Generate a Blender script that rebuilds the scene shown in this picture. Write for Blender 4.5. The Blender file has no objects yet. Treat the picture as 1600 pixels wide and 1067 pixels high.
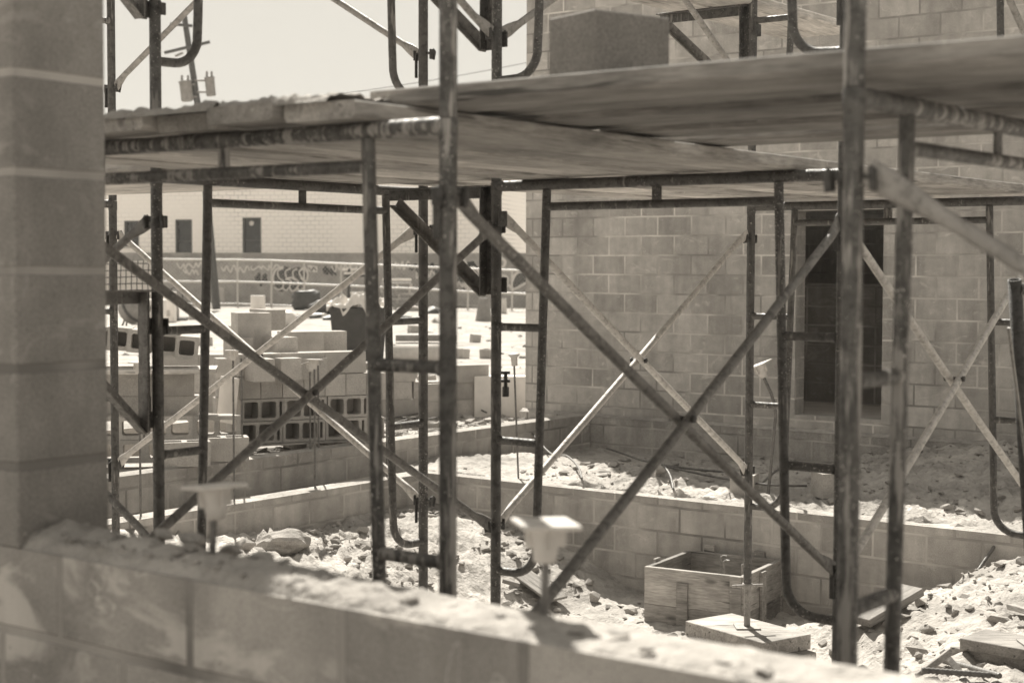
import bpy, math, random
from mathutils import Vector, Matrix, noise
random.seed(7)
S = bpy.context.scene
COL = S.collection
rad = math.radians

# ------------------------------------------------------------------ camera model
F = 2448.0; PITCH = rad(2.778); ROLL = rad(0.1576); PSI = rad(37.06); EYE = 1.70
cp, sp = math.cos(PITCH), math.sin(PITCH)
_r = Vector((1, 0, 0)); FW = Vector((0, cp, -sp)); _u = Vector((0, sp, cp))
RT = _r*math.cos(ROLL) + _u*math.sin(ROLL)
UPV = -_r*math.sin(ROLL) + _u*math.cos(ROLL)
CAMP = Vector((0, 0, EYE))
cam = bpy.data.objects.new('camera', bpy.data.cameras.new('camera'))
COL.objects.link(cam)
M4 = Matrix((RT, UPV, -FW)).transposed().to_4x4(); M4.translation = CAMP
cam.matrix_world = M4
cam.data.sensor_width = 36; cam.data.lens = F/1600*36
cam.data.clip_start = .1; cam.data.clip_end = 3000
cam.data.dof.use_dof = True; cam.data.dof.focus_distance = 9.2; cam.data.dof.aperture_fstop = 3.6
cam.data.dof.aperture_blades = 9
S.camera = cam
U3 = Vector((math.sin(PSI), math.cos(PSI), 0)); V3 = Vector((-math.cos(PSI), math.sin(PSI), 0)); Z3 = Vector((0, 0, 1))

def ray(px, py):
    return RT*((px-800)/F) + UPV*((533.5-py)/F) + FW
def at(px, py, d):
    return CAMP + ray(px, py)*d
def gp(px, py, z):                      # point of the pixel ray at world height z
    r = ray(px, py); return CAMP + r*((z-EYE)/r.z)
def uv(U, V, z=0.0):
    return U3*U + V3*V + Z3*z
def to_uv(p):
    return p.dot(U3), p.dot(V3)

# ------------------------------------------------------------------ mesh builder
class MB:
    def __init__(s): s.v = []; s.f = []; s.sm = []
    def add(s, vs, fs, smooth=False):
        b = len(s.v); s.v += [Vector(x) for x in vs]
        for f in fs: s.f.append([i+b for i in f]); s.sm.append(smooth)
    def hexa(s, p):                     # p: 4 bottom (ccw), 4 top
        s.add(p, [(3,2,1,0),(4,5,6,7),(0,1,5,4),(1,2,6,5),(2,3,7,6),(3,0,4,7)])
    def box(s, c, sz, X=None, Y=None, Z=None, ch=0.0):
        X = X or Vector((1,0,0)); Y = Y or Vector((0,1,0)); Z = Z or X.cross(Y)
        c = Vector(c); x, y, z = X*(sz[0]/2), Y*(sz[1]/2), Z*(sz[2]/2)
        if ch <= 0:
            s.hexa([c-x-y-z, c+x-y-z, c+x+y-z, c-x+y-z, c-x-y+z, c+x-y+z, c+x+y+z, c-x+y+z]); return
        e = [X*ch, Y*ch, Z*ch]; vs = []; 
        for sx in (-1,1):
            for sy in (-1,1):
                for sz_ in (-1,1):
                    p = c + x*sx + y*sy + z*sz_
                    vs += [p - e[1]*sy - e[2]*sz_, p - e[0]*sx - e[2]*sz_, p - e[0]*sx - e[1]*sy]
        def I(sx, sy, sz_, k): return ((sx>0)*4 + (sy>0)*2 + (sz_>0))*3 + k
        fs = []
        for q in (-1,1):
            a = [I(q,-1,-1,0), I(q,1,-1,0), I(q,1,1,0), I(q,-1,1,0)]; fs.append(a if q>0 else a[::-1])
            a = [I(-1,q,-1,1), I(1,q,-1,1), I(1,q,1,1), I(-1,q,1,1)]; fs.append(a[::-1] if q>0 else a)
            a = [I(-1,-1,q,2), I(1,-1,q,2), I(1,1,q,2), I(-1,1,q,2)]; fs.append(a if q>0 else a[::-1])
        for a_ in (-1,1):
            for b_ in (-1,1):
                fs.append([I(a_,b_,-1,0), I(a_,b_,1,0), I(a_,b_,1,1), I(a_,b_,-1,1)])
                fs.append([I(a_,-1,b_,0), I(a_,1,b_,0), I(a_,1,b_,2), I(a_,-1,b_,2)])
                fs.append([I(-1,a_,b_,1), I(1,a_,b_,1), I(1,a_,b_,2), I(-1,a_,b_,2)])
                for c_ in (-1,1): fs.append([I(a_,b_,c_,0), I(a_,b_,c_,1), I(a_,b_,c_,2)])
        s.add(vs, fs)
    def tube(s, pts, r, n=12, flat=None, cap=True):
        pts = [Vector(p) for p in pts]; m = len(pts)
        rr = r if isinstance(r, (list, tuple)) else [r]*m
        T = []
        for i in range(m):
            t = (pts[min(i+1, m-1)] - pts[max(i-1, 0)]); T.append(t.normalized())
        a = Vector((0,0,1)) if abs(T[0].z) < .9 else Vector((0,1,0))
        nrm = (a - T[0]*a.dot(T[0])).normalized(); vs = []
        for i in range(m):
            nrm = (nrm - T[i]*nrm.dot(T[i])).normalized(); b = T[i].cross(nrm)
            k = flat[i] if flat else 1.0
            for j in range(n):
                t = 2*math.pi*j/n
                vs.append(pts[i] + nrm*(math.cos(t)*rr[i]*(2-k if k < 1 else 1)) + b*(math.sin(t)*rr[i]*k))
        fs = []
        for i in range(m-1):
            for j in range(n):
                fs.append((i*n+j, i*n+(j+1)%n, (i+1)*n+(j+1)%n, (i+1)*n+j))
        s.add(vs, fs, True)
        if cap:
            s.add(vs[:n], [tuple(range(n))[::-1]]); s.add(vs[-n:], [tuple(range(n))])
    def lathe(s, prof, n=24, o=(0,0,0), axis=None, smooth=True):
        o = Vector(o); A = (axis or Z3).normalized()
        q = Vector((1,0,0)) if abs(A.x) < .8 else Vector((0,1,0)); X = (q-A*q.dot(A)).normalized(); Y = A.cross(X)
        vs = []
        for r, z in prof:
            for j in range(n):
                t = 2*math.pi*j/n; vs.append(o + A*z + X*(r*math.cos(t)) + Y*(r*math.sin(t)))
        fs = [(i*n+j, i*n+(j+1)%n, (i+1)*n+(j+1)%n, (i+1)*n+j) for i in range(len(prof)-1) for j in range(n)]
        s.add(vs, fs, smooth)
    def rock(s, c, r, seed, sq=(1,1,1), rot=0.0, lv=1):
        vs, fs = ICO[lv]; ca, sa = math.cos(rot), math.sin(rot); out = []
        for v in vs:
            k = r*(1 + .42*noise.noise(v*1.1 + Vector((seed*3.1, seed*1.7, seed))) + .16*noise.noise(v*3 + Vector((seed, 0, 5))))
            # facet: pull toward a few cutting planes
            p = v*k; p = Vector((p.x*sq[0], p.y*sq[1], p.z*sq[2]))
            out.append(Vector(c) + Vector((p.x*ca-p.y*sa, p.x*sa+p.y*ca, p.z)))
        s.add(out, fs, False)
    def build(s, name, m, parent=None, loc=None):
        me = bpy.data.meshes.new(name)
        o0 = Vector(loc) if loc is not None else Vector((0,0,0))
        me.from_pydata([tuple(v-o0) for v in s.v], [], s.f)
        me.polygons.foreach_set('use_smooth', s.sm); me.materials.append(m); me.update()
        o = bpy.data.objects.new(name, me); COL.objects.link(o)
        if loc is not None: o.location = o0
        if parent: o.parent = parent
        return o
def _ico():
    import bmesh
    out = {}
    for lv in (1, 2, 3):
        bm = bmesh.new(); bmesh.ops.create_icosphere(bm, subdivisions=lv, radius=1)
        out[lv] = ([v.co.copy() for v in bm.verts], [tuple(v.index for v in f.verts) for f in bm.faces]); bm.free()
    return out
ICO = _ico()

def _hulls():
    import bmesh
    out = []; rr = random.Random(11)
    for k in range(16):
        bm = bmesh.new()
        for i in range(13):
            v = Vector((rr.gauss(0, 1), rr.gauss(0, 1), rr.gauss(0, 1))).normalized()*rr.uniform(.75, 1.1); bm.verts.new(v)
        r = bmesh.ops.convex_hull(bm, input=bm.verts[:]); bmesh.ops.delete(bm, geom=[g for g in r['geom_interior'] if isinstance(g, bmesh.types.BMVert)], context='VERTS')
        bm.verts.index_update(); out.append(([v.co.copy() for v in bm.verts], [tuple(v.index for v in f.verts) for f in bm.faces])); bm.free()
    return out
HULL = _hulls()
def chip(mb, c, r, k, sq, rot):
    vs, fs = HULL[k % 16]; R_ = Matrix.Rotation(rot, 3, 'Z') @ Matrix.Rotation(rot*1.7, 3, 'X')
    Q = Matrix.Rotation(rot*.6, 3, 'Z')
    out = []
    for v in vs:
        p = R_ @ v; p = Q @ Vector((p.x*sq[0], p.y*sq[1], p.z*sq[2])); out.append(Vector(c) + p*r)
    mb.add(out, fs)
def tag(o, label=None, cat=None, group=None, kind=None):
    if label: o['label'] = label
    if cat: o['category'] = cat
    if group: o['group'] = group
    if kind: o['kind'] = kind
    return o
def empty(name, loc, rz=0.0):
    o = bpy.data.objects.new(name, None); COL.objects.link(o); o.location = loc; o.rotation_euler.z = rz
    o.empty_display_size = .05; return o
def copy_tree(o):
    c = o.copy(); COL.objects.link(c)
    for ch in list(o.children):
        d = ch.copy(); COL.objects.link(d); d.parent = c
        for g in list(ch.children):
            e = g.copy(); COL.objects.link(e); e.parent = d
    return c

# ------------------------------------------------------------------ materials
class NT:
    def __init__(s, name):
        s.m = bpy.data.materials.new(name); s.m.use_nodes = True; s.t = s.m.node_tree
        s.b = s.t.nodes['Principled BSDF']
    def n(s, typ, **kw):
        nd = s.t.nodes.new(typ)
        for k, v in kw.items():
            if k.startswith('_'): setattr(nd, k[1:], v)
            else:
                key = int(k[1:]) if k[0] == 'i' and k[1:].isdigit() else k
                inp = nd.inputs[key]
                if isinstance(v, bpy.types.NodeSocket): s.t.links.new(v, inp)
                else: inp.default_value = v
        return nd
    def link(s, a, b): s.t.links.new(a, b)
def G(g, a=1.0): return (g, g*.945, g*.885, a)
def vec(N, scale=(1,1,1), rnd=True, src='Object'):
    tc = N.n('ShaderNodeTexCoord').outputs[src]
    if rnd:
        oi = N.n('ShaderNodeObjectInfo')
        mul = N.n('ShaderNodeMath', _operation='MULTIPLY', i0=oi.outputs['Random'], i1=57.0)
        tc = N.n('ShaderNodeVectorMath', _operation='ADD', i0=tc, i1=mul.outputs[0]).outputs[0]
    return N.n('ShaderNodeVectorMath', _operation='MULTIPLY', i0=tc, i1=scale).outputs[0]
def noi(N, v, sc, det=4.0, ro=.55):
    return N.n('ShaderNodeTexNoise', Vector=v, Scale=sc, Detail=det, Roughness=ro).outputs[0]
def ramp(N, fac, stops, const=False):
    r = N.n('ShaderNodeValToRGB', Fac=fac); e = r.color_ramp.elements
    while len(e) < len(stops): e.new(.5)
    for el, (p, g) in zip(e, stops): el.position = p; el.color = G(g) if not isinstance(g, tuple) else g
    if const: r.color_ramp.interpolation = 'CONSTANT'
    return r.outputs[0]
def mix(N, fac, a, b, mode='MIX'):
    m = N.n('ShaderNodeMix', _data_type='RGBA', _blend_type=mode)
    for k, v in (('Factor', fac), ('A', a), ('B', b)):
        inp = [i for i in m.inputs if i.name == k and (k == 'Factor' and i.type == 'VALUE' or i.type == 'RGBA')][0]
        if isinstance(v, bpy.types.NodeSocket): N.link(v, inp)
        else: inp.default_value = v
    return [o for o in m.outputs if o.type == 'RGBA'][0]
def fin(N, col, rough=.8, bump=None, bs=.3, bd=.01, spec=.3, metal=0.0):
    if isinstance(col, bpy.types.NodeSocket): N.link(col, N.b.inputs['Base Color'])
    else: N.b.inputs['Base Color'].default_value = col
    if isinstance(rough, bpy.types.NodeSocket): N.link(rough, N.b.inputs['Roughness'])
    else: N.b.inputs['Roughness'].default_value = rough
    N.b.inputs['Specular IOR Level'].default_value = spec; N.b.inputs['Metallic'].default_value = metal
    if bump is not None:
        bp = N.n('ShaderNodeBump', Strength=bs, Distance=bd, Height=bump); N.link(bp.outputs[0], N.b.inputs['Normal'])
    return N.m

def m_steel(name, lo, hi, spl=.42, thr=.66, drip=.62):
    N = NT(name); v = vec(N)
    base = ramp(N, noi(N, v, 14, 5, .6), [(.3, lo), (.7, hi)])
    rust = noi(N, v, 45, 4, .65)
    base = mix(N, ramp(N, rust, [(.5, (0,0,0,1)), (.62, (.6,.6,.6,1))]), base, G(lo*.6))
    sp_ = noi(N, v, 130, 3, .6)
    clean = noi(N, v, 2.1, 2)
    spm = N.n('ShaderNodeMath', _operation='MULTIPLY_ADD', i0=clean, i1=.34, i2=-.17).outputs[0]
    spv = N.n('ShaderNodeMath', _operation='ADD', i0=sp_, i1=spm).outputs[0]
    base = mix(N, ramp(N, spv, [(thr, (0,0,0,1)), (thr+.05, (1,1,1,1))]), base, G(spl))
    dv = N.n('ShaderNodeVectorMath', _operation='MULTIPLY', i0=v, i1=(55, 55, 5)).outputs[0]
    dr = noi(N, dv, 1.0, 3, .6); pat = noi(N, v, 3.2, 3, .6)
    dm = N.n('ShaderNodeMath', _operation='MULTIPLY', i0=dr, i1=pat).outputs[0]
    base = mix(N, ramp(N, dm, [(drip*.55, (0,0,0,1)), (drip*.55+.05, (.9,.9,.9,1))]), base, G(spl*.6))
    return fin(N, base, ramp(N, rust, [(.35, (.42,)*3+(1,)), (.65, (.75,)*3+(1,))]), sp_, .5, .003, .5)
STEEL = m_steel('painted_steel', .06, .12)
STEEL_NEAR = m_steel('blotchy_painted_steel', .06, .13, .55, .65, .49)
STEEL_DK = m_steel('dark_steel', .045, .085, .25, .70, .7)
GALV = m_steel('galvanised_tube', .24, .36, .55, .68, .62)
RUST = m_steel('rebar_steel', .10, .17, .3, .7, .8)

def m_cmu(name, lo=.26, hi=.36, mort=.24, off=(0,0), rowh=.2032, mw=.011, smear=.5, smsc=1.0, smth=.60, bond=.5):
    """running-bond concrete block, laid out in the wall's own metres"""
    N = NT(name); tc = N.n('ShaderNodeTexCoord').outputs['Object']
    sx = N.n('ShaderNodeSeparateXYZ', Vector=tc).outputs
    xy = N.n('ShaderNodeMath', _operation='ADD', i0=sx[0], i1=sx[1]).outputs[0]
    xo = N.n('ShaderNodeMath', _operation='ADD', i0=xy, i1=off[0]+40*.4064).outputs[0]
    zo = N.n('ShaderNodeMath', _operation='ADD', i0=sx[2], i1=off[1]+40*rowh).outputs[0]
    wob = noi(N, tc, 3.0, 3); 
    wv = N.n('ShaderNodeMath', _operation='MULTIPLY_ADD', i0=wob, i1=.010, i2=-.005).outputs[0]
    zo = N.n('ShaderNodeMath', _operation='ADD', i0=zo, i1=wv).outputs[0]
    cv = N.n('ShaderNodeCombineXYZ', X=xo, Y=zo).outputs[0]
    bt = N.n('ShaderNodeTexBrick', Vector=cv, Scale=1.0)
    bt.offset = bond; bt.inputs['Mortar Size'].default_value = mw; bt.inputs['Mortar Smooth'].default_value = .35
    bt.inputs['Brick Width'].default_value = .4064; bt.inputs['Row Height'].default_value = rowh
    bt.inputs['Color1'].default_value = (0,0,0,1); bt.inputs['Color2'].default_value = (1,1,1,1); bt.inputs['Mortar'].default_value = (.5,.5,.5,1)
    fac = bt.outputs['Fac']
    tone = ramp(N, bt.outputs['Color'], [(0, lo), (1, hi)])
    big = noi(N, tc, 1.3, 5, .6)
    tone = mix(N, .55, tone, mix(N, 1.0, tone, ramp(N, big, [(.3, (.62,)*3+(1,)), (.68, (1.25,)*3+(1,))]), 'MULTIPLY'))
    mid = noi(N, tc, 9, 4, .6)
    tone = mix(N, 1.0, tone, ramp(N, mid, [(.3, (.86,)*3+(1,)), (.7, (1.1,)*3+(1,))]), 'MULTIPLY')
    fine = noi(N, tc, 190, 3, .7)
    tone = mix(N, 1.0, tone, ramp(N, fine, [(.32, (.66,)*3+(1,)), (.66, (1.22,)*3+(1,))]), 'MULTIPLY')
    # mortar smears and scratches
    sm = N.n('ShaderNodeTexNoise', Vector=N.n('ShaderNodeVectorMath', _operation='MULTIPLY', i0=tc, i1=(3.2*smsc, 3.2*smsc, 7*smsc)).outputs[0], Scale=1.0, Detail=6.0, Roughness=.62, Distortion=1.6).outputs[0]
    tone = mix(N, ramp(N, sm, [(smth, (0,0,0,1)), (smth+.08, (smear,)*3+(1,))]), tone, G(hi*1.45))
    ln = N.n('ShaderNodeTexNoise', Vector=tc, Scale=2.4, Detail=2.0, Distortion=2.5).outputs[0]
    band = N.n('ShaderNodeMath', _operation='SUBTRACT', i0=ln, i1=.62).outputs[0]
    band = N.n('ShaderNodeMath', _operation='ABSOLUTE', i0=band).outputs[0]
    tone = mix(N, ramp(N, band, [(.0, (smear*.9,)*3+(1,)), (.006, (0,0,0,1))]), tone, G(hi*1.6))
    mcol = mix(N, ramp(N, noi(N, tc, 1.1, 3), [(.42, (0,0,0,1)), (.58, (1,1,1,1))]), G(mort*.62), G(mort*1.6))
    vs_ = N.n('ShaderNodeVectorMath', _operation='MULTIPLY', i0=tc, i1=(5, 5, .7)).outputs[0]
    tone = mix(N, 1.0, tone, ramp(N, noi(N, vs_, 1.0, 4, .6), [(.32, (.80,)*3+(1,)), (.62, (1.08,)*3+(1,))]), 'MULTIPLY')
    pore = noi(N, tc, 85, 2, .5)
    tone = mix(N, ramp(N, pore, [(.66, (0,0,0,1)), (.70, (.55,)*3+(1,))]), tone, G(lo*.5))
    jm = ramp(N, noi(N, tc, 2.3, 4, .65), [(.34, (.35,)*3+(1,)), (.56, (1,1,1,1))])
    jf = N.n('ShaderNodeMath', _operation='MULTIPLY', i0=fac, i1=jm).outputs[0]
    col = mix(N, jf, tone, mcol)
    h = N.n('ShaderNodeMath', _operation='MULTIPLY_ADD', i0=fac, i1=-1.0, i2=N.n('ShaderNodeMath', _operation='MULTIPLY', i0=fine, i1=.35).outputs[0]).outputs[0]
    return fin(N, col, .93, h, .7, .006, .15)
CMU_FAR = m_cmu('far_block_wall', .41, .54, .44, off=(.1, .02), smear=.38)
CMU_FND = m_cmu('foundation_block', .36, .46, .33, smear=.28)
CMU_NEAR = m_cmu('near_block', .29, .39, .20, off=(.13, .111), smear=.7, mw=.012, smsc=.55, smth=.53)
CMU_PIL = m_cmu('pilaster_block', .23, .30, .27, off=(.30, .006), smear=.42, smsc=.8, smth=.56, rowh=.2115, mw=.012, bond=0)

def m_block(name, lo, hi):
    N = NT(name); v = vec(N)
    t = ramp(N, noi(N, v, 5, 5, .6), [(.3, lo), (.7, hi)])
    oi = N.n('ShaderNodeObjectInfo').outputs['Random']
    t = mix(N, 1.0, t, ramp(N, oi, [(0, (.85,)*3+(1,)), (1, (1.12,)*3+(1,))]), 'MULTIPLY')
    fine = noi(N, v, 150, 3, .7)
    t = mix(N, 1.0, t, ramp(N, fine, [(.32, (.7,)*3+(1,)), (.66, (1.2,)*3+(1,))]), 'MULTIPLY')
    return fin(N, t, .93, fine, .6, .004, .15)
BLOCK = m_block('loose_block', .36, .50)
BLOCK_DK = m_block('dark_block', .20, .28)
CONC = m_block('cast_concrete', .44, .58)
STONE = m_block('rubble_stone', .28, .44)
LUMP = m_block('mortar_lump', .28, .40)

def m_wood(name, lo, hi, sc=1.0):
    N = NT(name); v = vec(N)
    g1 = N.n('ShaderNodeTexNoise', Vector=N.n('ShaderNodeVectorMath', _operation='MULTIPLY', i0=v, i1=(3.4*sc, 24, 30)).outputs[0], Scale=1.0, Detail=5.0, Roughness=.65, Distortion=.6).outputs[0]
    g2 = noi(N, N.n('ShaderNodeVectorMath', _operation='MULTIPLY', i0=v, i1=(14.0*sc, 150, 150)).outputs[0], 1.0, 3, .6)
    st = noi(N, v, 2.6, 4, .6)
    c = ramp(N, g1, [(.28, lo), (.5, (lo+hi)*.52), (.72, hi)])
    c = mix(N, 1.0, c, ramp(N, g2, [(.3, (.72,)*3+(1,)), (.62, (1.1,)*3+(1,))]), 'MULTIPLY')
    c = mix(N, 1.0, c, ramp(N, st, [(.3, (.62,)*3+(1,)), (.65, (1.15,)*3+(1,))]), 'MULTIPLY')
    spl = noi(N, v, 22, 3, .6)
    c = mix(N, ramp(N, spl, [(.67, (0,0,0,1)), (.72, (.55,)*3+(1,))]), c, G(hi*1.25))
    vk = N.n('ShaderNodeTexVoronoi', Vector=N.n('ShaderNodeVectorMath', _operation='MULTIPLY', i0=v, i1=(2.2, 7, 7)).outputs[0], Scale=1.0)
    c = mix(N, ramp(N, vk.outputs['Distance'], [(.06, (.8,)*3+(1,)), (.14, (0,0,0,1))]), c, G(lo*.45))
    cr = noi(N, N.n('ShaderNodeVectorMath', _operation='MULTIPLY', i0=v, i1=(2.4, 60, 40)).outputs[0], 1.0, 2, .5)
    c = mix(N, ramp(N, cr, [(.66, (0,0,0,1)), (.70, (.8,)*3+(1,))]), c, G(lo*.3))
    oi = N.n('ShaderNodeObjectInfo').outputs['Random']
    c = mix(N, 1.0, c, ramp(N, oi, [(0, (.70,)*3+(1,)), (1, (1.15,)*3+(1,))]), 'MULTIPLY')
    return fin(N, c, .85, g2, .4, .003, .2)
WOOD = m_wood('weathered_plank', .38, .62)
WOOD_B = m_wood('browner_plank', .26, .46)
WOOD_C = m_wood('paler_plank', .42, .66)
WOOD3B = m_wood('darker_cross_plank', .15, .30)  # darker tone, alternated between the cross planks
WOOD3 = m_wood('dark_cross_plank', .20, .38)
WOOD2 = m_wood('fresh_form_lumber', .23, .42)

def m_soil(name, lo, hi, dk):
    N = NT(name); v = vec(N, rnd=False)
    t = ramp(N, noi(N, v, 1.6, 6, .62), [(.3, lo), (.68, hi)])
    md = noi(N, v, 14, 5, .65)
    t = mix(N, 1.0, t, ramp(N, md, [(.34, (.8,)*3+(1,)), (.6, (1.06,)*3+(1,))]), 'MULTIPLY')
    spk = noi(N, v, 38, 4, .6)
    t = mix(N, ramp(N, spk, [(.64, (0,0,0,1)), (.70, (.7,)*3+(1,))]), t, G(dk))
    h = N.n('ShaderNodeMath', _operation='ADD', i0=md, i1=N.n('ShaderNodeMath', _operation='MULTIPLY', i0=spk, i1=.5).outputs[0]).outputs[0]
    return fin(N, t, .97, h, .75, .035, .08)
SOIL = m_soil('dry_soil', .26, .52, .09)
MORTAR = m_soil('mortar_crumbs', .28, .48, .09)

def m_flat(name, g, rough=.6, var=.15, spec=.3, sc=6.0):
    N = NT(name); v = vec(N)
    c = ramp(N, noi(N, v, sc, 5, .6), [(.3, g*(1-var)), (.7, g*(1+var))])
    return fin(N, c, rough, noi(N, v, sc*8, 3), .15, .003, spec)
CAPP = m_flat('rebar_cap_plastic', .50, .5, .12, .4, 20)
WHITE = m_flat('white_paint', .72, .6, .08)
BRIGHT = m_flat('galvanised_rail', .5, .45, .08, .5)
DARK = m_flat('dark_plastic', .06, .55, .25)
GREY = m_flat('grey_paint', .24, .6, .2)
SHEET = m_flat('crumpled_sheet', .62, .5, .15)
GRAF_D = m_flat('dark_spray_paint', .03, .6, .2)
GRAF_L = m_flat('pale_spray_paint', .62, .6, .1)
GLASS = m_flat('dark_window_glass', .02, .12, .5, .6, 1.2)
VOIDM = m_flat('unlit_plaster', .05, .9, .2)

def m_screenwall():
    N = NT('graffiti_concrete'); v = vec(N, rnd=False)
    t = ramp(N, noi(N, v, .5, 6, .65), [(.3, .24), (.7, .38)])
    t = mix(N, 1.0, t, ramp(N, noi(N, v, 3.0, 5, .65), [(.3, (.75,)*3+(1,)), (.7, (1.2,)*3+(1,))]), 'MULTIPLY')
    return fin(N, t, .9)
SCREENW = m_screenwall()
def m_whiteblock():
    N = NT('whitewashed_block'); tc = N.n('ShaderNodeTexCoord').outputs['Object']
    sx = N.n('ShaderNodeSeparateXYZ', Vector=tc).outputs
    cv = N.n('ShaderNodeCombineXYZ', X=N.n('ShaderNodeMath', _operation='ADD', i0=sx[0], i1=100.0).outputs[0], Y=N.n('ShaderNodeMath', _operation='ADD', i0=sx[2], i1=20.0).outputs[0]).outputs[0]
    bt = N.n('ShaderNodeTexBrick', Vector=cv, Scale=1.0); bt.offset = .5
    bt.inputs['Mortar Size'].default_value = .016; bt.inputs['Brick Width'].default_value = .4064; bt.inputs['Row Height'].default_value = .2032
    bt.inputs['Color1'].default_value = G(.95); bt.inputs['Color2'].default_value = G(.93)
    pt = ramp(N, noi(N, tc, .35, 4), [(.40, .9), (.62, .55)])
    N.link(pt, bt.inputs['Mortar'])
    return fin(N, bt.outputs['Color'], .85, None)
WBLOCK = m_whiteblock()
def m_net():
    N = NT('chainlink_wire'); tc = N.n('ShaderNodeTexCoord').outputs['Object']
    sx = N.n('ShaderNodeSeparateXYZ', Vector=tc).outputs
    outs = []
    for sg in (1, -1):
        a = N.n('ShaderNodeMath', _operation='MULTIPLY_ADD', i0=sx[2], i1=float(sg), i2=sx[0]).outputs[0]
        a = N.n('ShaderNodeMath', _operation='MULTIPLY', i0=a, i1=1/.16).outputs[0]
        a = N.n('ShaderNodeMath', _operation='FRACT', i0=a).outputs[0]
        outs.append(N.n('ShaderNodeMath', _operation='LESS_THAN', i0=a, i1=.07).outputs[0])
    mx = N.n('ShaderNodeMath', _operation='MAXIMUM', i0=outs[0], i1=outs[1]).outputs[0]
    N.link(mx, N.b.inputs['Alpha'])
    return fin(N, G(.5), .5)
NET = m_net()

# ------------------------------------------------------------------ ground
def sm(x, a, b):
    t = max(0., min(1., (x-a)/(b-a))); return t*t*(3-2*t)
def lerp(a, b, t): return a+(b-a)*t
def pw(x, pts):
    if x <= pts[0][0]: return pts[0][1]
    for (a, ya), (b, yb) in zip(pts, pts[1:]):
        if x <= b: return lerp(ya, yb, (x-a)/(b-a))
    return pts[-1][1]
VW0, VW1, ZV = 10.58, 10.78, -1.84+EYE        # cross foundation wall
L20, L21 = 8.92, 9.12                          # near foundation row (runs with U)
L10, L11, ZL1 = 9.45, 9.65, -1.60+EYE          # rear foundation row
FW0 = 14.05                                    # face of the tall block wall
FLOOR = [(2.6,-1.80),(3.2,-1.86),(3.7,-2.02),(4.4,-2.44),(5.2,-2.62),(6.7,-2.62),(7.5,-2.34),(8.2,-2.20),(9.0,-2.17)]
def lumps(U, V, a):
    p = Vector((U, V, .3))
    return a*(noise.noise(p*1.3)*.8 + noise.noise(p*3.7)*.5 + abs(noise.noise(p*7.5))*.75 + abs(noise.noise(p*17))*.45 + noise.noise(p*31)*.18)
def ground_h(U, V):
    """eye-relative height of the bare ground in building coordinates"""
    if U > 400 or U < -60 or abs(V) > 400: return -1.72
    if U < 2.2: return -1.60
    if U > FW0+.12 and V < 10.6: return -1.68
    if V > 9.55:
        return -1.72 + lumps(U, V, .05)*sm(60, abs(U)+abs(V), 8)
    if U > 10.68:
        zf = lerp(-1.60, -1.98, sm(V, 4.6, 7.2))
        z = lerp(-1.87, zf, sm(U, 11.2, 13.7))
        return z + .05*math.exp(-((U-11.6)/.8)**2) + lumps(U, V, .045 + .05*sm(V, 8.6, 6.4))
    if V > 9.02 and U > 3: return -2.28 + lumps(U, V, .03)
    z = lerp(-1.84, pw(V, FLOOR), sm(U, 5.6, 9.5)) - .34*math.exp(-((U-7.25)/.75)**2-((V-3.9)/.8)**2)
    amp = .055 + .06*sm(V, 6.3, 7.6)*sm(U, 10.4, 9.4) + .03*sm(V, 4.6, 3.6)
    return z + lumps(U, V, amp)
def axis(lo, hi, st, far_lo, far_hi, extra=()):
    a = []; x = lo
    while x < hi: a.append(x); x += st
    a.append(hi); s_ = st; x = hi
    while x < far_hi: s_ = min(s_*1.16, 60); x += s_; a.append(x)
    s_ = st; x = lo
    while x > far_lo: s_ = min(s_*1.16, 60); x -= s_; a.append(x)
    a = [t for t in a if all(abs(t-e) > st*.4 for e in extra)] + list(extra)
    return sorted(a)
GU = axis(6.6, 14.3, .036, -900, 1500, (2.17, 2.19, 10.64, 10.72, 14.13, 14.21))
GV = axis(2.4, 11.4, .036, -1200, 1200, (8.99, 9.05, 9.51, 9.59, 10.56, 10.64))
b = MB(); nU, nV = len(GU), len(GV)
vs = [uv(U, V, ground_h(U, V)+EYE) for U in GU for V in GV]
b.add(vs, [(i*nV+j+1, i*nV+j, (i+1)*nV+j, (i+1)*nV+j+1)[::-1] for i in range(nU-1) for j in range(nV-1)], True)
gnd = b.build('ground', SOIL); tag(gnd, kind='structure')
if gnd.data.polygons[0].normal.z < 0: gnd.data.flip_normals()
def gz(p):
    U, V = to_uv(p); return ground_h(U, V)+EYE
def on_ground(px, py, z0=-.3):
    """where the pixel ray meets the ground"""
    r = ray(px, py); d = 5.0
    while d < 120:
        p = CAMP + r*d
        if p.z <= gz(p): return Vector((p.x, p.y, gz(p)))
        d += .02 if d < 20 else .1
    return CAMP + r*60

# scattered rubble nobody could count
b = MB(); k = 0
def scat(n, U0, U1, V0, V1, r0, r1, dens=None):
    global k
    for _ in range(n):
        U = random.uniform(U0, U1); V = random.uniform(V0, V1)
        if dens and random.random() > dens(U, V): continue
        r = r0 + (r1-r0)*random.random()**4.5
        chip(b, uv(U, V, ground_h(U, V)+EYE + r*.12), r, k, (random.uniform(.9, 1.4), random.uniform(.6, 1), random.uniform(.4, .75)), random.uniform(0, 6.3)); k += 1
cl = lambda U, V: max(0, .35 + 1.3*noise.noise(Vector((U*1.4, V*1.4, 7))))
scat(3600, 8.0, 10.5, 6.0, 8.85, .005, .060, lambda U, V: sm(V, 5.8, 7.0)*cl(U, V))
scat(1200, 7.2, 10.4, 4.4, 6.6, .005, .040, cl)
scat(2000, 6.8, 10.5, 2.6, 4.9, .004, .034, cl)
scat(2400, 10.8, 14.0, 4.2, 9.4, .004, .034, cl)
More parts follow.
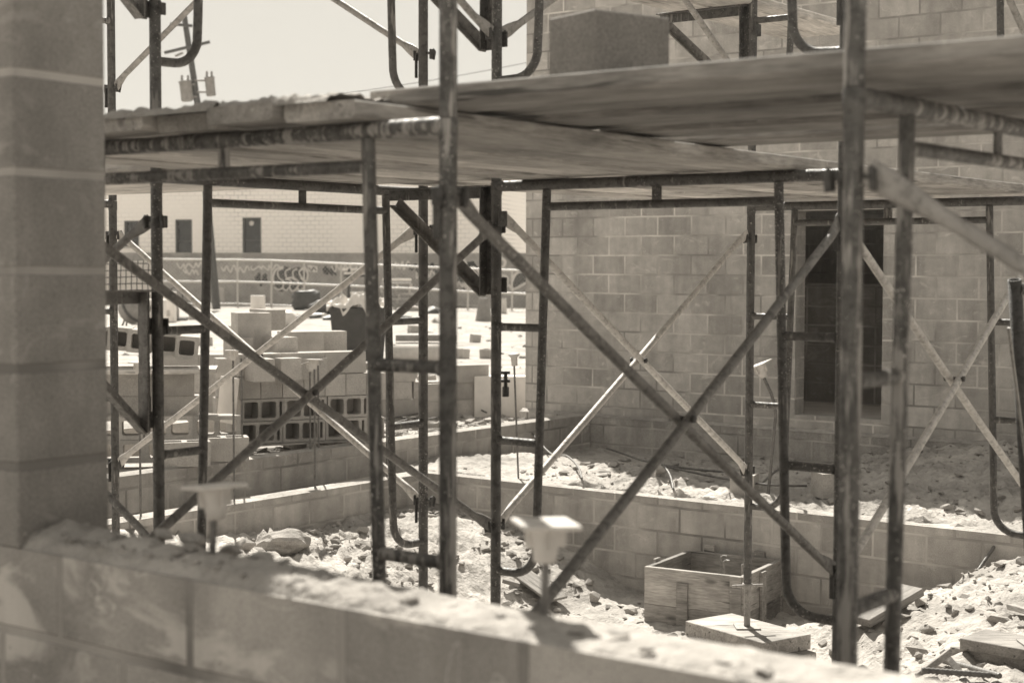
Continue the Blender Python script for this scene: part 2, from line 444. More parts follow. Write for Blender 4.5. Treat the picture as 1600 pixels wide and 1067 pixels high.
scat(700, 11.0, 14.0, 3.0, 8.4, .015, .085)
scat(500, 6.8, 10.4, 2.4, 4.4, .012, .07)
scat(1500, 10.8, 16.5, 9.7, 11.2, .010, .075)
scat(2600, 9.0, 20.0, 9.7, 13.5, .010, .09)
scat(900, 10.6, 16.0, 11.8, 14.5, .015, .12)
scat(900, 16, 40, 8, 28, .02, .10)
for _ in range(420):                     # crumbs along the shaded end of the near wall
    V = 3.0 - 1.0*random.random()**1.4; r = .002 + .013*random.random()**3; chip(b, uv(random.uniform(2.05, 2.215), V, -.606+EYE + r*.2 + .02*sm(V, 1.6, 2.6)), r, k, (1.2, .9, .6), random.uniform(0, 6)); k += 1
tag(b.build('rubble', STONE), kind='stuff')

# ------------------------------------------------------------------ block walls
def wall_uv(name, m, U0, U1, V0, V1, z0, z1, along, label, extra=None, cat='wall'):
    """a straight block wall; local x runs along the wall so that its courses are its own"""
    if along == 'v': o, X, Y, lx, ly = uv(U0, V0, 0), V3, -U3, V1-V0, U1-U0
    else: o, X, Y, lx, ly = uv(U0, V0, 0), U3, V3, U1-U0, V1-V0
    root = empty(name, o, math.atan2(X.y, X.x))
    tag(root, label, cat)
    mb = MB(); y0, y1 = (0, ly) if along == 'u' else (-ly, 0)
    # cut into a grid so the top can be uneven
    mb.hexa([(0,y0,z0),(lx,y0,z0),(lx,y1,z0),(0,y1,z0),(0,y0,z1),(lx,y0,z1),(lx,y1,z1),(0,y1,z1)])
    w = mb.build('blockwork', m, root)
    return root, (y0, y1, lx)
def crumbs(root, y0, y1, x0, x1, z, amp, step, m=MORTAR, name='mortar_bed', heap=None, seed=0.0):
    """uneven mortar lying on a wall top"""
    nx = max(2, int((x1-x0)/step)); ny = max(4, int((y1-y0)/step)); vs = []
    for i in range(nx+1):
        for j in range(ny+1):
            x = lerp(x0, x1, i/nx); y = lerp(y0, y1, j/ny)
            e = min(1., min(j, ny-j)/2.0); p = Vector((x, y, seed))
            h = amp*(.5 + noise.noise(p*9)*.6 + abs(noise.noise(p*27))*.8)
            if heap: h += heap(x, (y-y0)/(y1-y0))*(.7 + .5*noise.noise(p*14) + .3*noise.noise(p*40))
            yy = y + (.006*noise.noise(p*20) if j in (0, ny) else 0)
            vs.append((x, yy, z + max(.002, h)*e - (0 if e > 0 else .004)))
    mb = MB(); mb.add(vs, [(i*(ny+1)+j, (i+1)*(ny+1)+j, (i+1)*(ny+1)+j+1, i*(ny+1)+j+1) for i in range(nx) for j in range(ny)], True)
    return mb.build(name, m, root)

r_, (y0, y1, lx) = wall_uv('foundation_wall', CMU_FND, VW0, VW1, -2, L20, -1.2, ZV, 'v', 'low grey block foundation wall crossing the picture behind the wooden form box')
crumbs(r_, y0, y1, 0, lx, ZV, .008, .04, seed=1)
r_, (y0, y1, lx) = wall_uv('foundation_wall', CMU_FND, 3.2, VW1, L20, L21, -1.2, ZV, 'u', 'nearer of the two low block foundation rows at left, rebar standing on its sunlit top')
crumbs(r_, y0, y1, 0, lx, ZV, .008, .04, seed=2)
r_, (y0, y1, lx) = wall_uv('foundation_wall', CMU_FND, 3.6, FW0-.14, L10, L11, -1.1, ZL1, 'u', 'rear row of low foundation blockwork running back to the corner of the tall wall')
crumbs(r_, y0, y1, 0, lx, ZL1, .010, .04, seed=3)
r_, (y0, y1, lx) = wall_uv('footing_wall', CONC, 4.5, 10.35, 11.05, 11.75, -.6, -1.45+EYE, 'u', 'low plain concrete footing with broad sunlit top beyond the left scaffold post')
crumbs(r_, y0, y1, 0, lx, -1.45+EYE, .012, .06, seed=4)

# tall block wall with its door opening
FWV1, FWV0, FWZ1 = 10.42, -4.0, 4.38
def V_on(px, U):                        # V where the pixel column meets a plane of constant U
    k_ = (px-800)/F; a = U3.x - k_*U3.y; c = V3.x - k_*V3.y
    return -U*a/c
dV0, dV1 = V_on(1379, FW0), V_on(1243, FW0)
dz0, dz1 = -1.47+EYE, .555+EYE
root = empty('tall_block_wall', uv(FW0, FWV0), math.atan2(V3.y, V3.x))
tag(root, 'tall grey concrete block wall with a dark doorway, filling the right background', 'wall')
mb = MB(); T = .20
def seg(a0, a1, z0, z1, e=0): mb.hexa([(a0-FWV0,-T,z0),(a1-FWV0,-T,z0),(a1-FWV0,0,z0),(a0-FWV0,0,z0),(a0-FWV0,-T,z1),(a1-FWV0,-T,z1),(a1-FWV0,0,z1),(a0-FWV0,0,z1)])
seg(FWV0, dV0, -1.0, FWZ1); seg(dV1, FWV1, -1.0, FWZ1)
seg(dV1+.4, FWV1, FWZ1, FWZ1+.2); seg(dV1+1.6, FWV1, FWZ1+.2, FWZ1+.4); seg(dV0, dV1, -1.0, dz0); seg(dV0, dV1, dz1, FWZ1)
mb.build('blockwork', CMU_FAR, root)
mb = MB(); mb.hexa([(0,.0,-1.0),(FWV1-FWV0-.01,.0,-1.0),(FWV1-FWV0-.01,.13,-1.0),(0,.13,-1.0),(0,.002,-1.60+EYE),(FWV1-FWV0-.01,.002,-1.60+EYE),(FWV1-FWV0-.01,.13,-1.62+EYE),(0,.13,-1.62+EYE)])
mb.build('footing_course', CMU_FND, root)
crumbs(root, .004, .135, 0, FWV1-FWV0-.02, -1.615+EYE, .03, .035, name='dirt_ledge', seed=5, m=SOIL)
mb = MB(); mb.box(((dV0+dV1)/2-FWV0, -.1, dz1-.0), (dV1-dV0+.02, .19, .02)); mb.build('lintel_soffit', CONC, root)
# the dark building behind the doorway
root = empty('building_interior', uv(FW0+.2, FWV0), math.atan2(V3.y, V3.x)); tag(root, 'dark block room seen through the doorway of the tall wall', 'room')
mb = MB(); L_ = FWV1-FWV0
mb.box((L_/2, -6.1, 1.6), (L_, .2, 5.2)); mb.box((.1, -3.2, 1.6), (.2, 5.6, 5.2)); mb.box((L_-.1, -3.2, 1.6), (.2, 5.6, 5.2))
mb.build('room_wall', CMU_FAR, root)
mb = MB(); mb.box((L_/2, -2.85, 3.05), (L_-.45, 5.2, .2)); mb.build('floor_slab_above', CONC, root)
mb = MB(); mb.box((L_/2, -3.1, dz0-.08), (L_-.45, 5.7, .1)); mb.build('room_floor', CONC, root)
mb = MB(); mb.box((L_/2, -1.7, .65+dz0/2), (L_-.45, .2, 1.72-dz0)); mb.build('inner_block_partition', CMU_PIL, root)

# near wall, pillar and the debris on it
NW0, NW1, NZ = 2.04, 2.225, -.615+EYE
PV0 = 2.875
root, (y0, y1, lx) = wall_uv('near_block_wall', CMU_NEAR, NW0, NW1, -1.2, 4.6, 0.0, NZ, 'v', 'out of focus block wall across the foreground with mortar crumbs on top')
heap = lambda x, t: .030*sm(x, 1.2+1.45, 1.2+2.2)*math.sin(math.pi*min(1, max(0, t*1.0)))**.6 * (1+.5*sm(x, 1.2+2.3, 1.2+2.85))
crumbs(root, y0+.004, y1-.004, 0, 1.2+PV0, NZ, .010, .012, name='mortar_bed', heap=heap, seed=8)
root = empty('block_pillar', uv(NW0, PV0), math.atan2(V3.y, V3.x)); tag(root, 'blurred tall block pillar standing on the near wall at the left edge', 'pillar')
mb = MB(); h_ = .243
mb.box((1.0, -h_/2, NZ+.62), (2.0, h_, 1.24), ch=.004); mb.build('blockwork', CMU_PIL, root)
FLK = [(955, 992, .030, 'mortar flake added for its shadow on the near wall right of the bright cap'), (1010, 1016, .018, 'crumb of mortar on the sunlit near wall beyond the flake'), (1190, 1046, .026, 'mortar flake added for its shadow near the right end of the near wall'), (1130, 1035, .014, 'small crumb before the right end of the near wall'), (900, 988, .016, 'crumb between the bright cap and the flake on the near wall'), (780, 962, .015, 'crumb left of the bright cap on the sunlit wall')]  # the two flakes are added to cast dark patches on the wall top
for i, (px, py, r, lb) in enumerate(FLK):
    p = gp(px, py, NZ+.01); mb = MB(); r *= .75; chip(mb, p+Z3*r*.1, r, i*3+1, (1.7, 1, .38), i*1.4); tag(mb.build('mortar_flake', LUMP, loc=p), lb, 'mortar flake')
for i in range(7):                       # lumps of dropped mortar on the near wall
    px, py, r = [(245, 866, .018), (70, 838, .03), (255, 842, .02), (300, 850, .022), (360, 866, .02), (410, 880, .022), (640, 945, .012)][i]
    p = gp(px, py, NZ+.01); mb = MB(); mb.rock(p+Z3*.01, r, 40+i, (1.4, 1, .7), i, 2)
    tag(mb.build('mortar_lump', LUMP, loc=p), ['pale mortar lump by the near rebar cap on the wall', 'large mortar lump at the foot of the pillar', 'crumb of mortar on the wall right of the pillar', 'mortar lump left of the blurred rebar', 'mortar lump right of the blurred rebar', 'rounded mortar lump midway along the shaded wall top', 'small lump where the wall top turns sunlit'][i], 'mortar lump')

# ------------------------------------------------------------------ scaffold frames
W, H = 1.524, 1.98
G1, G2, ZR1, ZR2, ZB = .2526, .1884, .946, 1.410, 1.893
def gap(z): return G2 + (G1-G2)*z/H
def make_frame(m):
    root = empty('walk_through_scaffold', (0, 0, 0))
    for q in (0, 1):
        X = lambda x: (x if q == 0 else W-x)
        b = MB(); b.tube([(X(0),0,-.0), (X(0),0,.05), (X(0),0,1.0), (X(0),0,H+.012)], .0215, 16)
        b.lathe([(.0215, H-.035), (.0235, H-.03), (.0235, H+.012), (.0215, H+.016)], 16, (X(0), 0, 0))
        b.build('post', m, root)
        b = MB(); pts = [(X(gap(H-.02)), 0, H-.02)]
        for z in (1.6, 1.2, .8, .6): pts.append((X(gap(z)), 0, z))
        R_ = .115; xc = gap(.52)-R_
        for k_ in range(1, 9):
            a = k_/8*math.pi/2; pts.append((X(xc + R_*math.cos(a)), 0, .525 - R_*math.sin(a)))
        pts.append((X(.015), 0, .408))
        b.tube(pts, .0175, 14); b.build('inner_leg', m, root)
        for z in (ZR1, ZR2):
            b = MB(); b.tube([(X(.012), 0, z), (X(gap(z)*.5), 0, z), (X(gap(z)-.01), 0, z)], .0165, 14)
            b.lathe([(.0165,0),(.0215,.004),(.0185,.012),(.0165,.02)], 12, (X(.016), 0, z), Vector((1 if q == 0 else -1, 0, 0)))
            b.build('rung', m, root)
        for z in (.60, 1.82):
            b = MB()
            b.tube([(X(0), -.05, z), (X(0), .05, z)], .006, 8)
            for sy in (-1, 1):
                b.box((X(-.004), sy*.047, z-.006), (.030, .010, .045), ch=.003)
                b.tube([(X(-.014), sy*.044, z+.018), (X(-.018), sy*.05, z+.006), (X(-.012), sy*.052, z-.03)], [.006,.008,.004], 8)
            b.box((X(.013), .030, z-.055), (.018, .006, .105), ch=.002)
            b.build('brace_lock', STEEL_DK, root)
    b = MB(); b.tube([(.0,0,H), (.4,0,H), (.8,0,H), (1.2,0,H), (W,0,H)], .0215, 16)
    b.build('header', m, root)
    b = MB(); b.tube([(G1-.01,0,ZB), (.5,0,ZB), (1.0,0,ZB), (W-G1+.01,0,ZB)], .0165, 14); b.build('lower_header', m, root)
    b = MB(); b.box((W/2, 0, (ZB+H)/2), (.042, .008, H-ZB-.02), ch=.002); b.build('header_strut', m, root)
    return root
proto = make_frame(STEEL)
proto2 = make_frame(STEEL_NEAR)
FR = {}
AV, AU = math.atan2(V3.y, V3.x), math.atan2(U3.y, U3.x)
_used = set()
def put(key, x, y, z, ang, dz, label, near=False, up=False):
    src = proto2 if near else proto
    o = src if id(src) not in _used else copy_tree(src)
    _used.add(id(src))
    o.location = (x, y, z); o.rotation_euler.z = ang + dz
    tag(o, label, 'scaffold', 'walk-through scaffold frames')
    D = Vector((math.cos(ang+dz), math.sin(ang+dz), 0))
    FR[key] = (Vector((x, y, z)), D)
BAY = 2.21
fx = {'F0': (-.151, 3.694, -1.653, 'v', .005), 'F3': (1.155, 5.478, -1.660, 'v', .004), 'F5': (2.461, 7.294, -1.672, 'v', -.005),
      'F1': (-1.319, 5.824, -1.657, 'u', -.001), 'F2': (.680, 3.139, -1.642, 'u', -.021)}
q4 = Vector((-1.319, 5.824, 0)) + V3*BAY + RT*.035
fx['F4'] = (q4.x, q4.y, -1.66, 'u', 0.0)
lab = {'F0': ('blurred walk-through scaffold frame left of centre carrying the near plank ends', 'blurred upper frame stacked on the post left of centre'),
       'F3': ('scaffold frame in the middle of the picture carrying the long planks before the block wall', 'upper frame stacked on the middle frame, seen above the planks at top centre'),
       'F5': ('rearmost scaffold frame with a screw jack, standing before the dark doorway', 'upper frame farthest back before the block wall at top right'),
       'F1': ('scaffold frame at left before the block piles, a bracket on its near post', 'upper frame at left before the sky, with its curved leg above the planks'),
       'F2': ('blurred close scaffold frame at right with blotchy thick post', 'close upper frame whose thick blotchy post rises past the small block at top right'),
       'F4': ('scaffold frame beside the pillar edge, mostly hidden behind the pillar', 'upper frame rising beside the pillar against the sky')}
for k_, (x, y, z, dr, dz) in fx.items():
    near = k_ in ('F2', 'F0')
    put(k_, x, y, z+EYE, AV if dr == 'v' else AU, dz, lab[k_][0], near)
    put(k_+'u', x, y, z+EYE+H+.018, AV if dr == 'v' else AU, dz, lab[k_][1], near)

def post_pt(key, side, z):                # side 0 = origin post, 1 = far post
    o, D = FR[key]; return o + D*(W*side) + Z3*z
def brace_pair(a, b_, side, label, m=GALV, r=.0155, up=0.0, flip=1):
    A1, A2 = post_pt(a, side, 1.82), post_pt(a, side, .60); B1, B2 = post_pt(b_, side, 1.82), post_pt(b_, side, .60)
    A1.z += up; B1.z += up*.5
    d = (B1-A1); d.z = 0; d.normalize(); n = Vector((-d.y, d.x, 0))*flip
    piv = (A1+A2+B1+B2)/4
    root = empty('cross_brace', piv); tag(root, label, 'cross brace', 'scaffold cross braces')
    for (p, q, s_) in ((A1, B2, 1), (A2, B1, -1)):
        p = p + d*.036 - piv; q = q - d*.036 - piv
        off = n*(.0175*s_); L = (q-p); l = L.length; e = L/l
        mb = MB(); ts = [0, .02, .05, .11, .5, l-.11, l-.05, l-.02, l]
        pts = []; 
        for t in [0, .02, .05, .11, l*.3, l*.5, l*.7, l-.11, l-.05, l-.02, l]:
            k_ = min(1, min(t, l-t)/.11); pts.append(p + e*t + off*min(1, k_) + Z3*(-.006*math.sin(math.pi*t/l)))
        fl = [.25, .25, .35, 1, 1, 1, 1, 1, .35, .25, .25]
        mb.tube(pts, r, 12, fl); mb.build('brace_tube', m, root)
    mb = MB(); mb.tube([n*-.042, n*.042], .007, 8); mb.lathe([(0, .0), (.013, .0), (.013, .008), (0, .01)], 6, n*.034, n); mb.lathe([(0, .0), (.013, .0), (.013, .008), (0, .01)], 6, n*-.034, -n)
    mb.build('pivot_bolt', STEEL_DK, root)
PALE_LIT = m_steel('sunlit_pale_tube', .42, .58, .7, .70, .62)  # paler tube copy, sunlight on the braces painted into its colour
GALV2 = m_steel('dull_tube', .13, .22, .45, .66, .6)
brace_pair('F0', 'F3', 0, 'large dull cross brace in the middle, crossing in front of the block wall', GALV2)
brace_pair('F0', 'F3', 1, 'dull cross brace at left crossing in front of the hollow block pile', GALV2)
brace_pair('F3', 'F5', 0, 'pale cross brace at right crossing beside the doorway', PALE_LIT)
brace_pair('F3', 'F5', 1, 'bright cross brace before the tall block wall, right behind the big dull one', PALE_LIT, up=.04, flip=-1)
brace_pair('F1', 'F4', 1, 'thin sunlit cross brace in front of the sunlit left block pile', PALE_LIT)
brace_pair('F1', 'F4', 0, 'cross brace ending beside the pillar near the left bracket', GALV2)
brace_pair('F1u', 'F4u', 1, 'upper cross brace against the sky at top left')
brace_pair('F1u', 'F4u', 0, 'upper cross brace nearest the pillar at top left', GALV2)
brace_pair('F3u', 'F0u', 1, 'upper cross brace meeting the middle post from the left at top centre')
brace_pair('F3u', 'F5u', 1, 'upper cross brace running right of the small block at top')
brace_pair('F3u', 'F5u', 0, 'upper cross brace at the far top right corner')
# the bay that leaves the picture at right
o2, D2 = FR['F2']
b0 = o2 + Z3*1.83; e2 = (-V3)
root = empty('cross_brace', b0); tag(root, 'blurred pale brace sloping down out of the picture at right', 'cross brace', 'scaffold cross braces')
mb = MB(); L2 = e2*2.1 + Z3*-1.22
mb.tube([e2*.03, e2*.03+L2*.03, e2*.03+L2*.08, L2*.5, L2], .0165, 12, [.3,.3,1,1,1]); mb.build('brace_tube', GALV, root)

# timber sills and screw jacks
def sill(p, z, nlay, lab1, jack=None, ang=.3, sz=(.30, .26), lay=.055):
    g = gz(p) - .02; top = z
    X = Vector((math.cos(ang), math.sin(ang), 0)); Y = Vector((-X.y, X.x, 0))
    for i in range(nlay):
        zt = top - i*lay; c = p + X*(.035*i) - Y*(.03*i); c.z = zt - lay/2
        th = lay if i < nlay-1 else max(lay, zt-g)
        c.z = zt - th/2
        mb = MB(); mb.box((0,0,0), (sz[0]+.05*i, sz[1]+.02*i, th-.001), X, Y, ch=.003)
        o = mb.build('timber_pad', WOOD2); o.location = c; tag(o, lab1[i], 'timber pad', 'timber pads under the scaffold feet')
def jack(key, side, zb, label):
    p = post_pt(key, side, 0); root = empty('screw_jack', Vector((p.x, p.y, zb))); tag(root, label, 'screw jack', 'screw jacks under the scaffold')
    hgt = p.z - zb
    mb = MB(); n_ = int(hgt/.0065); prof = []
    for i in range(n_): prof += [(.0155, .006+i*.0065), (.0180, .006+i*.0065+.0032)]
    mb.lathe(prof, 14); mb.build('threaded_rod', GALV, root)
    mb = MB(); mb.box((0,0,.003), (.13,.13,.006), ch=.001); mb.build('base_plate', GALV, root)
    mb = MB(); mb.lathe([(.016,hgt-.03),(.028,hgt-.03),(.028,hgt-.003),(.016,hgt-.003)], 12)
    X = Vector((math.cos(.2), math.sin(.2), 0)); mb.tube([X*-.085+Z3*(hgt-.016), X*.085+Z3*(hgt-.016)], .008, 8); mb.build('nut_handle', GALV, root)
p = post_pt('F5', 1, 0); JZ = -1.91+EYE
sill(p, JZ, 2, ['upper sunlit timber pad under the screw jack beside the form box', 'lower timber pad of the stack beside the form box'], ang=rad(-55), sz=(.60, .34), lay=.08)
jack('F5', 1, JZ+.002, 'screw jack standing on timber pads in front of the wooden form box')
p = post_pt('F5', 0, 0)
sill(p, -1.77+EYE, 3, ['top timber pad of the stack at the bottom right corner', 'middle timber pad of the bottom right stack', 'lowest timber pad of the bottom right stack'], ang=AV-.1, sz=(.62, .27))
jack('F5', 0, -1.768+EYE, 'screw jack at the right picture edge on stacked timber')
for key, side, nm in (('F0',0,'blurred left-centre post'),('F0',1,'hidden left post of the near frame'),('F3',0,'right post of the middle frame'),('F3',1,'left post of the middle frame'),('F1',0,'bracket post at left'),('F1',1,'far post of the left frame'),('F2',0,'thick post at right'),('F2',1,'far post of the close right frame'),('F4',0,'post beside the pillar')):
    p = post_pt(key, side, 0); z = p.z
    sill(p, z-.001, 1, ['timber pad under the '+nm], ang=AU if key in ('F1','F2','F4') else AV)

# side brackets: angle iron arms bolted to posts
def bracket(p, d, zarm, label, drop=.46, arm=.58, bm_=None):
    """p post axis (x,y), d direction out"""
    d = d.normalized(); n = Vector((-d.y, d.x, 0)); o = Vector((p.x, p.y, zarm))
    root = empty('side_bracket', o); tag(root, label, 'bracket', 'bolted side brackets')
    def L(a, b_, w, t, nn, nm, m=None):
        m = m or bm_ or STEEL
        a, b_ = Vector(a), Vector(b_); X = (b_-a).normalized(); Y = nn; Zz = X.cross(Y)
        mb = MB(); c = (a+b_)/2; l = (b_-a).length
        mb.box(c + Zz*(w/2-t/2), (l, w, t), X, Y, Zz, ch=.001); mb.box(c - Y*(w/2-t/2) - Zz*.0, (l, t, w), X, Y, Zz, ch=.001)
        return mb.build(nm, m, root)
    L(d*.03, d*arm, .05, .006, n, 'arm')
    L(d*.045 + Z3*.02, d*.045 - Z3*drop, .05, .006, n, 'upright')
    L(d*(arm-.05) - Z3*.03, d*.06 - Z3*(drop-.01), .045, .006, n, 'diagonal', GALV2)
    for i, zz in enumerate((-.11, -drop+.04)):
        mb = MB(); mb.box(-n*.034 + d*.018 + Z3*zz, (.092, .008, .062), d, n, Z3, ch=.002)
        for bx in (-.028, .012):
            mb.lathe([(0,.008),(.011,.008),(.011,0),(0,0)], 6, -n*.038 + d*(bx+.03) + Z3*(zz+.015), -n)
        mb.build('clamp_plate', bm_ or STEEL, root)
    mb = MB(); mb.box(-d*.027 + Z3*-.11, (.007, .06, .06), d, n, Z3, ch=.002); mb.build('clamp_hook', STEEL_DK, root)
bracket(post_pt('F1',0,0), -U3, -.12+EYE, 'dark side bracket clamped to the left post in front of the tilted half blocks', .50, bm_=GALV2)
bracket(post_pt('F3',1,0), V3, .30+EYE, 'side bracket of doubled angle iron under the planks at the middle post', .42, .60)
bracket(post_pt('F3u',1,0), V3, 1.335+EYE, 'upper side bracket on the middle post at the top edge', .46)
bracket(post_pt('F5u',1,0), V3, 1.335+EYE, 'upper side bracket above the small block, against the block wall', .46)
bracket(post_pt('F1u',0,0), -U3, 1.36+EYE, 'upper side bracket on the left post at the top edge', .46, bm_=GALV2)

# ------------------------------------------------------------------ planks
def plank(a, b_, w, t, label, sag=0.0, m=WOOD, name='scaffold_plank', split=True):
    """a, b_: centres of the two ends at the plank's underside"""
    X = (b_-a).normalized(); L = (b_-a).length; Y = Z3.cross(X).normalized(); Zz = X.cross(Y)
    mb = MB(); n_ = 10; sd = random.uniform(0, 99); vs = []
    for i in range(n_+1):
        x = L*i/n_ - L/2
        for (y, z) in ((-w/2+.009,0),(w/2-.009,0),(w/2,.010),(w/2,t-.004),(w/2-.004,t),(-w/2+.004,t),(-w/2,t-.004),(-w/2,.010)):
            dy = .003*noise.noise(Vector((x*1.5, y*9, sd))); dzz = .0025*noise.noise(Vector((x*1.2, y*5, sd+9)))
            vs.append((x, y+dy, z + dzz - sag*(1-(2*x/L)**2)))
    fs = [(i*8+j, i*8+(j+1)%8, (i+1)*8+(j+1)%8, (i+1)*8+j)[::-1] for i in range(n_) for j in range(8)] + [tuple(range(8)), tuple(range(n_*8, n_*8+8))[::-1]]
    mb.add(vs, fs); o = mb.build(name, m)
    mw = Matrix((X, Y, Zz)).transposed().to_4x4(); mw.translation = (a+b_)/2; o.matrix_world = mw
    tag(o, label, 'plank', 'scaffold planks'); return o
ZP = .3485+EYE
ordn = ['nearest the open gap, its side face showing', 'second in from the open edge', 'third in from the open edge', 'fourth in from the open edge', 'fifth in, beside the left posts', 'just outside the left posts, on the bracket', 'outermost on the bracket at left']
for i, v0 in enumerate((2.55, 2.798, 3.046, 3.294, 3.542, 3.935, 4.185)):
    e_ = [.10, .13, .08, .12, .10, .14, .09][i]
    plank(uv(2.857-e_, v0+.118, ZP+.006*(i%2)), uv(7.66+[0,-.1,.08,0,.1,-.05,0][i], v0+.118, ZP+.006*(i%2)), .236, .044, 'long lower plank over the middle frame, '+ordn[i], .006, (WOOD, WOOD_B, WOOD_C, WOOD, WOOD_B, WOOD_C, WOOD)[i])
ord2 = ['front one with a long face', 'second from the front', 'third from the front', 'fourth from the front', 'fifth, before the open gap', 'last, beyond the open gap']
for i, u0 in enumerate((2.975, 3.228, 3.482, 3.738, 3.990, 4.37)):
    hz = [0, .013, -.001, .014, .003, -.003][i]
    plank(uv(u0+.118, -1.6, ZP+.043+hz), uv(u0+.118, 2.70+[0,.02,-.03,.05,-.02,.06][i], ZP+.048+hz), .236, .045, 'upper cross plank over the close frame, '+ord2[i], .0, (WOOD3, WOOD3B, WOOD3, WOOD3B, WOOD3, WOOD_B)[i])
ord3 = ['first from the near post', 'second from the near post', 'third', 'fourth', 'fifth, at the far post']
for i in range(5):
    u0 = 3.98 + i*.245; plank(uv(u0, 4.44, ZP+.0), uv(u0, 7.1, ZP), .236, .042, 'short plank over the left frame beside the pillar, '+ord3[i], .004)
for i, v0 in enumerate((4.02, 4.27)):
    plank(uv(3.9, v0+.05, 1.36+EYE+.005), uv(8.6, v0+.05, 1.36+EYE+.005), .236, .044, ['high plank on the upper brackets at the top edge, inner one', 'high plank on the upper brackets at the top edge, outer one'][i], .004)
for i in range(6):                       # unseen planks added over the upper left frame to shade the near wall
    u0 = 3.80 + i*.262; plank(uv(u0, 4.16, 2.352+EYE), uv(u0, 7.1, 2.352+EYE), .25, .044, 'added unseen plank above the upper left frame, shading the near wall', .004)
# debris left on the near plank ends
for i, (px, py, r) in enumerate(((400, 163, .022), (373, 168, .012), (345, 170, .012), (520, 153, .012), (470, 158, .010), (235, 178, .03), (290, 180, .02))):
    V_ = V_on(px, 2.84); p = uv(2.84+.02*(i % 2), V_, ZP+.046+r*.3); mb = MB(); mb.rock(p, r, 70+i, (1.2, 1, .9 if i < 2 else .55), i*1.3, 2)
    tag(mb.build('mortar_lump', LUMP, loc=p), ['pointed mortar lump standing up on the near plank ends', 'rounded mortar lump beside the pointed one on the planks', 'low mortar lump left of the pointed lumps', 'small crumb at the right end of the plank edge', 'crumb midway along the plank edge', 'broad mortar heap on the planks near the pillar', 'flat mortar heap on the planks by the left post'][i], 'mortar lump')
for i, (a, b_) in enumerate(((2.62, 3.0), (3.02, 3.46))):
    root = empty('mortar_smear', uv(2.76, a, ZP+.045), math.atan2(V3.y, V3.x)); mb = None
    o = crumbs(root, -.26, .03, 0, b_-a, 0.0, .024, .010, name='mortar_crust', seed=20+i); tag(root, ['crust of dried mortar on the near plank ends, right part', 'crust of dried mortar on the near plank ends, left part'][i], 'mortar crust')
# half block standing on the upper planks
c0 = at(930, 60, 3.87); c0.z = ZP+.043+.0475
ex = (at(1047, 22, 4.01)-at(930, 8, 3.87)); ex.z = 0; wx = ex.length; ex.normalize(); ey = Vector((-ex.y, ex.x, 0))
mb = MB(); mb.box(c0 + ex*(wx/2) + ey*.0975 + Z3*.097, (wx, .195, .194), ex, ey, Z3, ch=.004)
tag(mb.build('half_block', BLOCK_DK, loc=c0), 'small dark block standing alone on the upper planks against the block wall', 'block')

# ------------------------------------------------------------------ concrete blocks
def block_mesh(name, L, Wd, Hh, cores, shell=.034):
    """hollow block, cores along local z, origin at the centre of its underside"""
    mb = MB(); n = max(1, cores); top, bot = [], []
    fr_ = [0, .42, .84, 1.0] if cores == 3 else [i/n for i in range(n+1)]; xs = [-L/2 + L*t for t in fr_]; vs = []; fs = []
    def V(x, y, z): vs.append(Vector((x, y, z))); return len(vs)-1
    for z in (0, Hh):
        lo = [V(x, -Wd/2, z) for x in xs]; hi = [V(x, Wd/2, z) for x in xs]; holes = []
        for i in range(cores):
            x0, x1 = xs[i] + (shell if i == 0 else shell*.6), xs[i+1] - (shell if i == n-1 else shell*.6)
            y0, y1 = -Wd/2+shell, Wd/2-shell; c = min(.014, (x1-x0)*.3)
            holes.append([V(x0+c,y0,z),V(x1-c,y0,z),V(x1,y0+c,z),V(x1,y1-c,z),V(x1-c,y1,z),V(x0+c,y1,z),V(x0,y1-c,z),V(x0,y0+c,z)])
        fl = (z > 0)
        def A(f): fs.append(f if fl else f[::-1])
        for i in range(n):
            C = [lo[i], lo[i+1], hi[i+1], hi[i]]
            if cores:
                h = holes[i]
                for k in range(4):
                    A([C[k], C[(k+1)%4], h[2*k+1], h[2*k]]); A([C[k], h[2*k], h[(2*k-1)%8]])
            else: A(C)
        (top if fl else bot).append((lo, hi, holes))
    (lo0, hi0, h0), (lo1, hi1, h1) = bot[0], top[0]
    for i in range(n):
        fs.append([lo0[i], lo0[i+1], lo1[i+1], lo1[i]]); fs.append([hi0[i+1], hi0[i], hi1[i], hi1[i+1]])
    fs.append([hi0[0], lo0[0], lo1[0], hi1[0]]); fs.append([lo0[n], hi0[n], hi1[n], lo1[n]])
    for a, b_ in zip(h0, h1):
        for k in range(8): fs.append([a[(k+1)%8], a[k], b_[k], b_[(k+1)%8]])
    me = bpy.data.meshes.new(name); me.from_pydata([tuple(v) for v in vs], [], fs); me.materials.append(BLOCK); me.update(); return me
ME_B = block_mesh('concrete_block', .397, .194, .194, 2)
ME_H = block_mesh('half_block', .194, .194, .194, 1)
ME_S = block_mesh('solid_block', .397, .194, .194, 0)
def place(me, c, X, Y, label, group, name='concrete_block'):
    """c: centre of the underside; X, Y: world axes for block length and width"""
    o = bpy.data.objects.new(name, me); COL.objects.link(o)
    Zz = X.cross(Y); m = Matrix((X, Y, Zz)).transposed().to_4x4(); m.translation = c; o.matrix_world = m
    tag(o, label, 'block', group); return o
ORD = ['first', 'second', 'third', 'fourth', 'fifth', 'sixth', 'seventh']
ROW = ['bottom', 'second', 'third', 'fourth', 'fifth', 'sixth']
def cs(a): return Vector((math.cos(a), math.sin(a), 0))

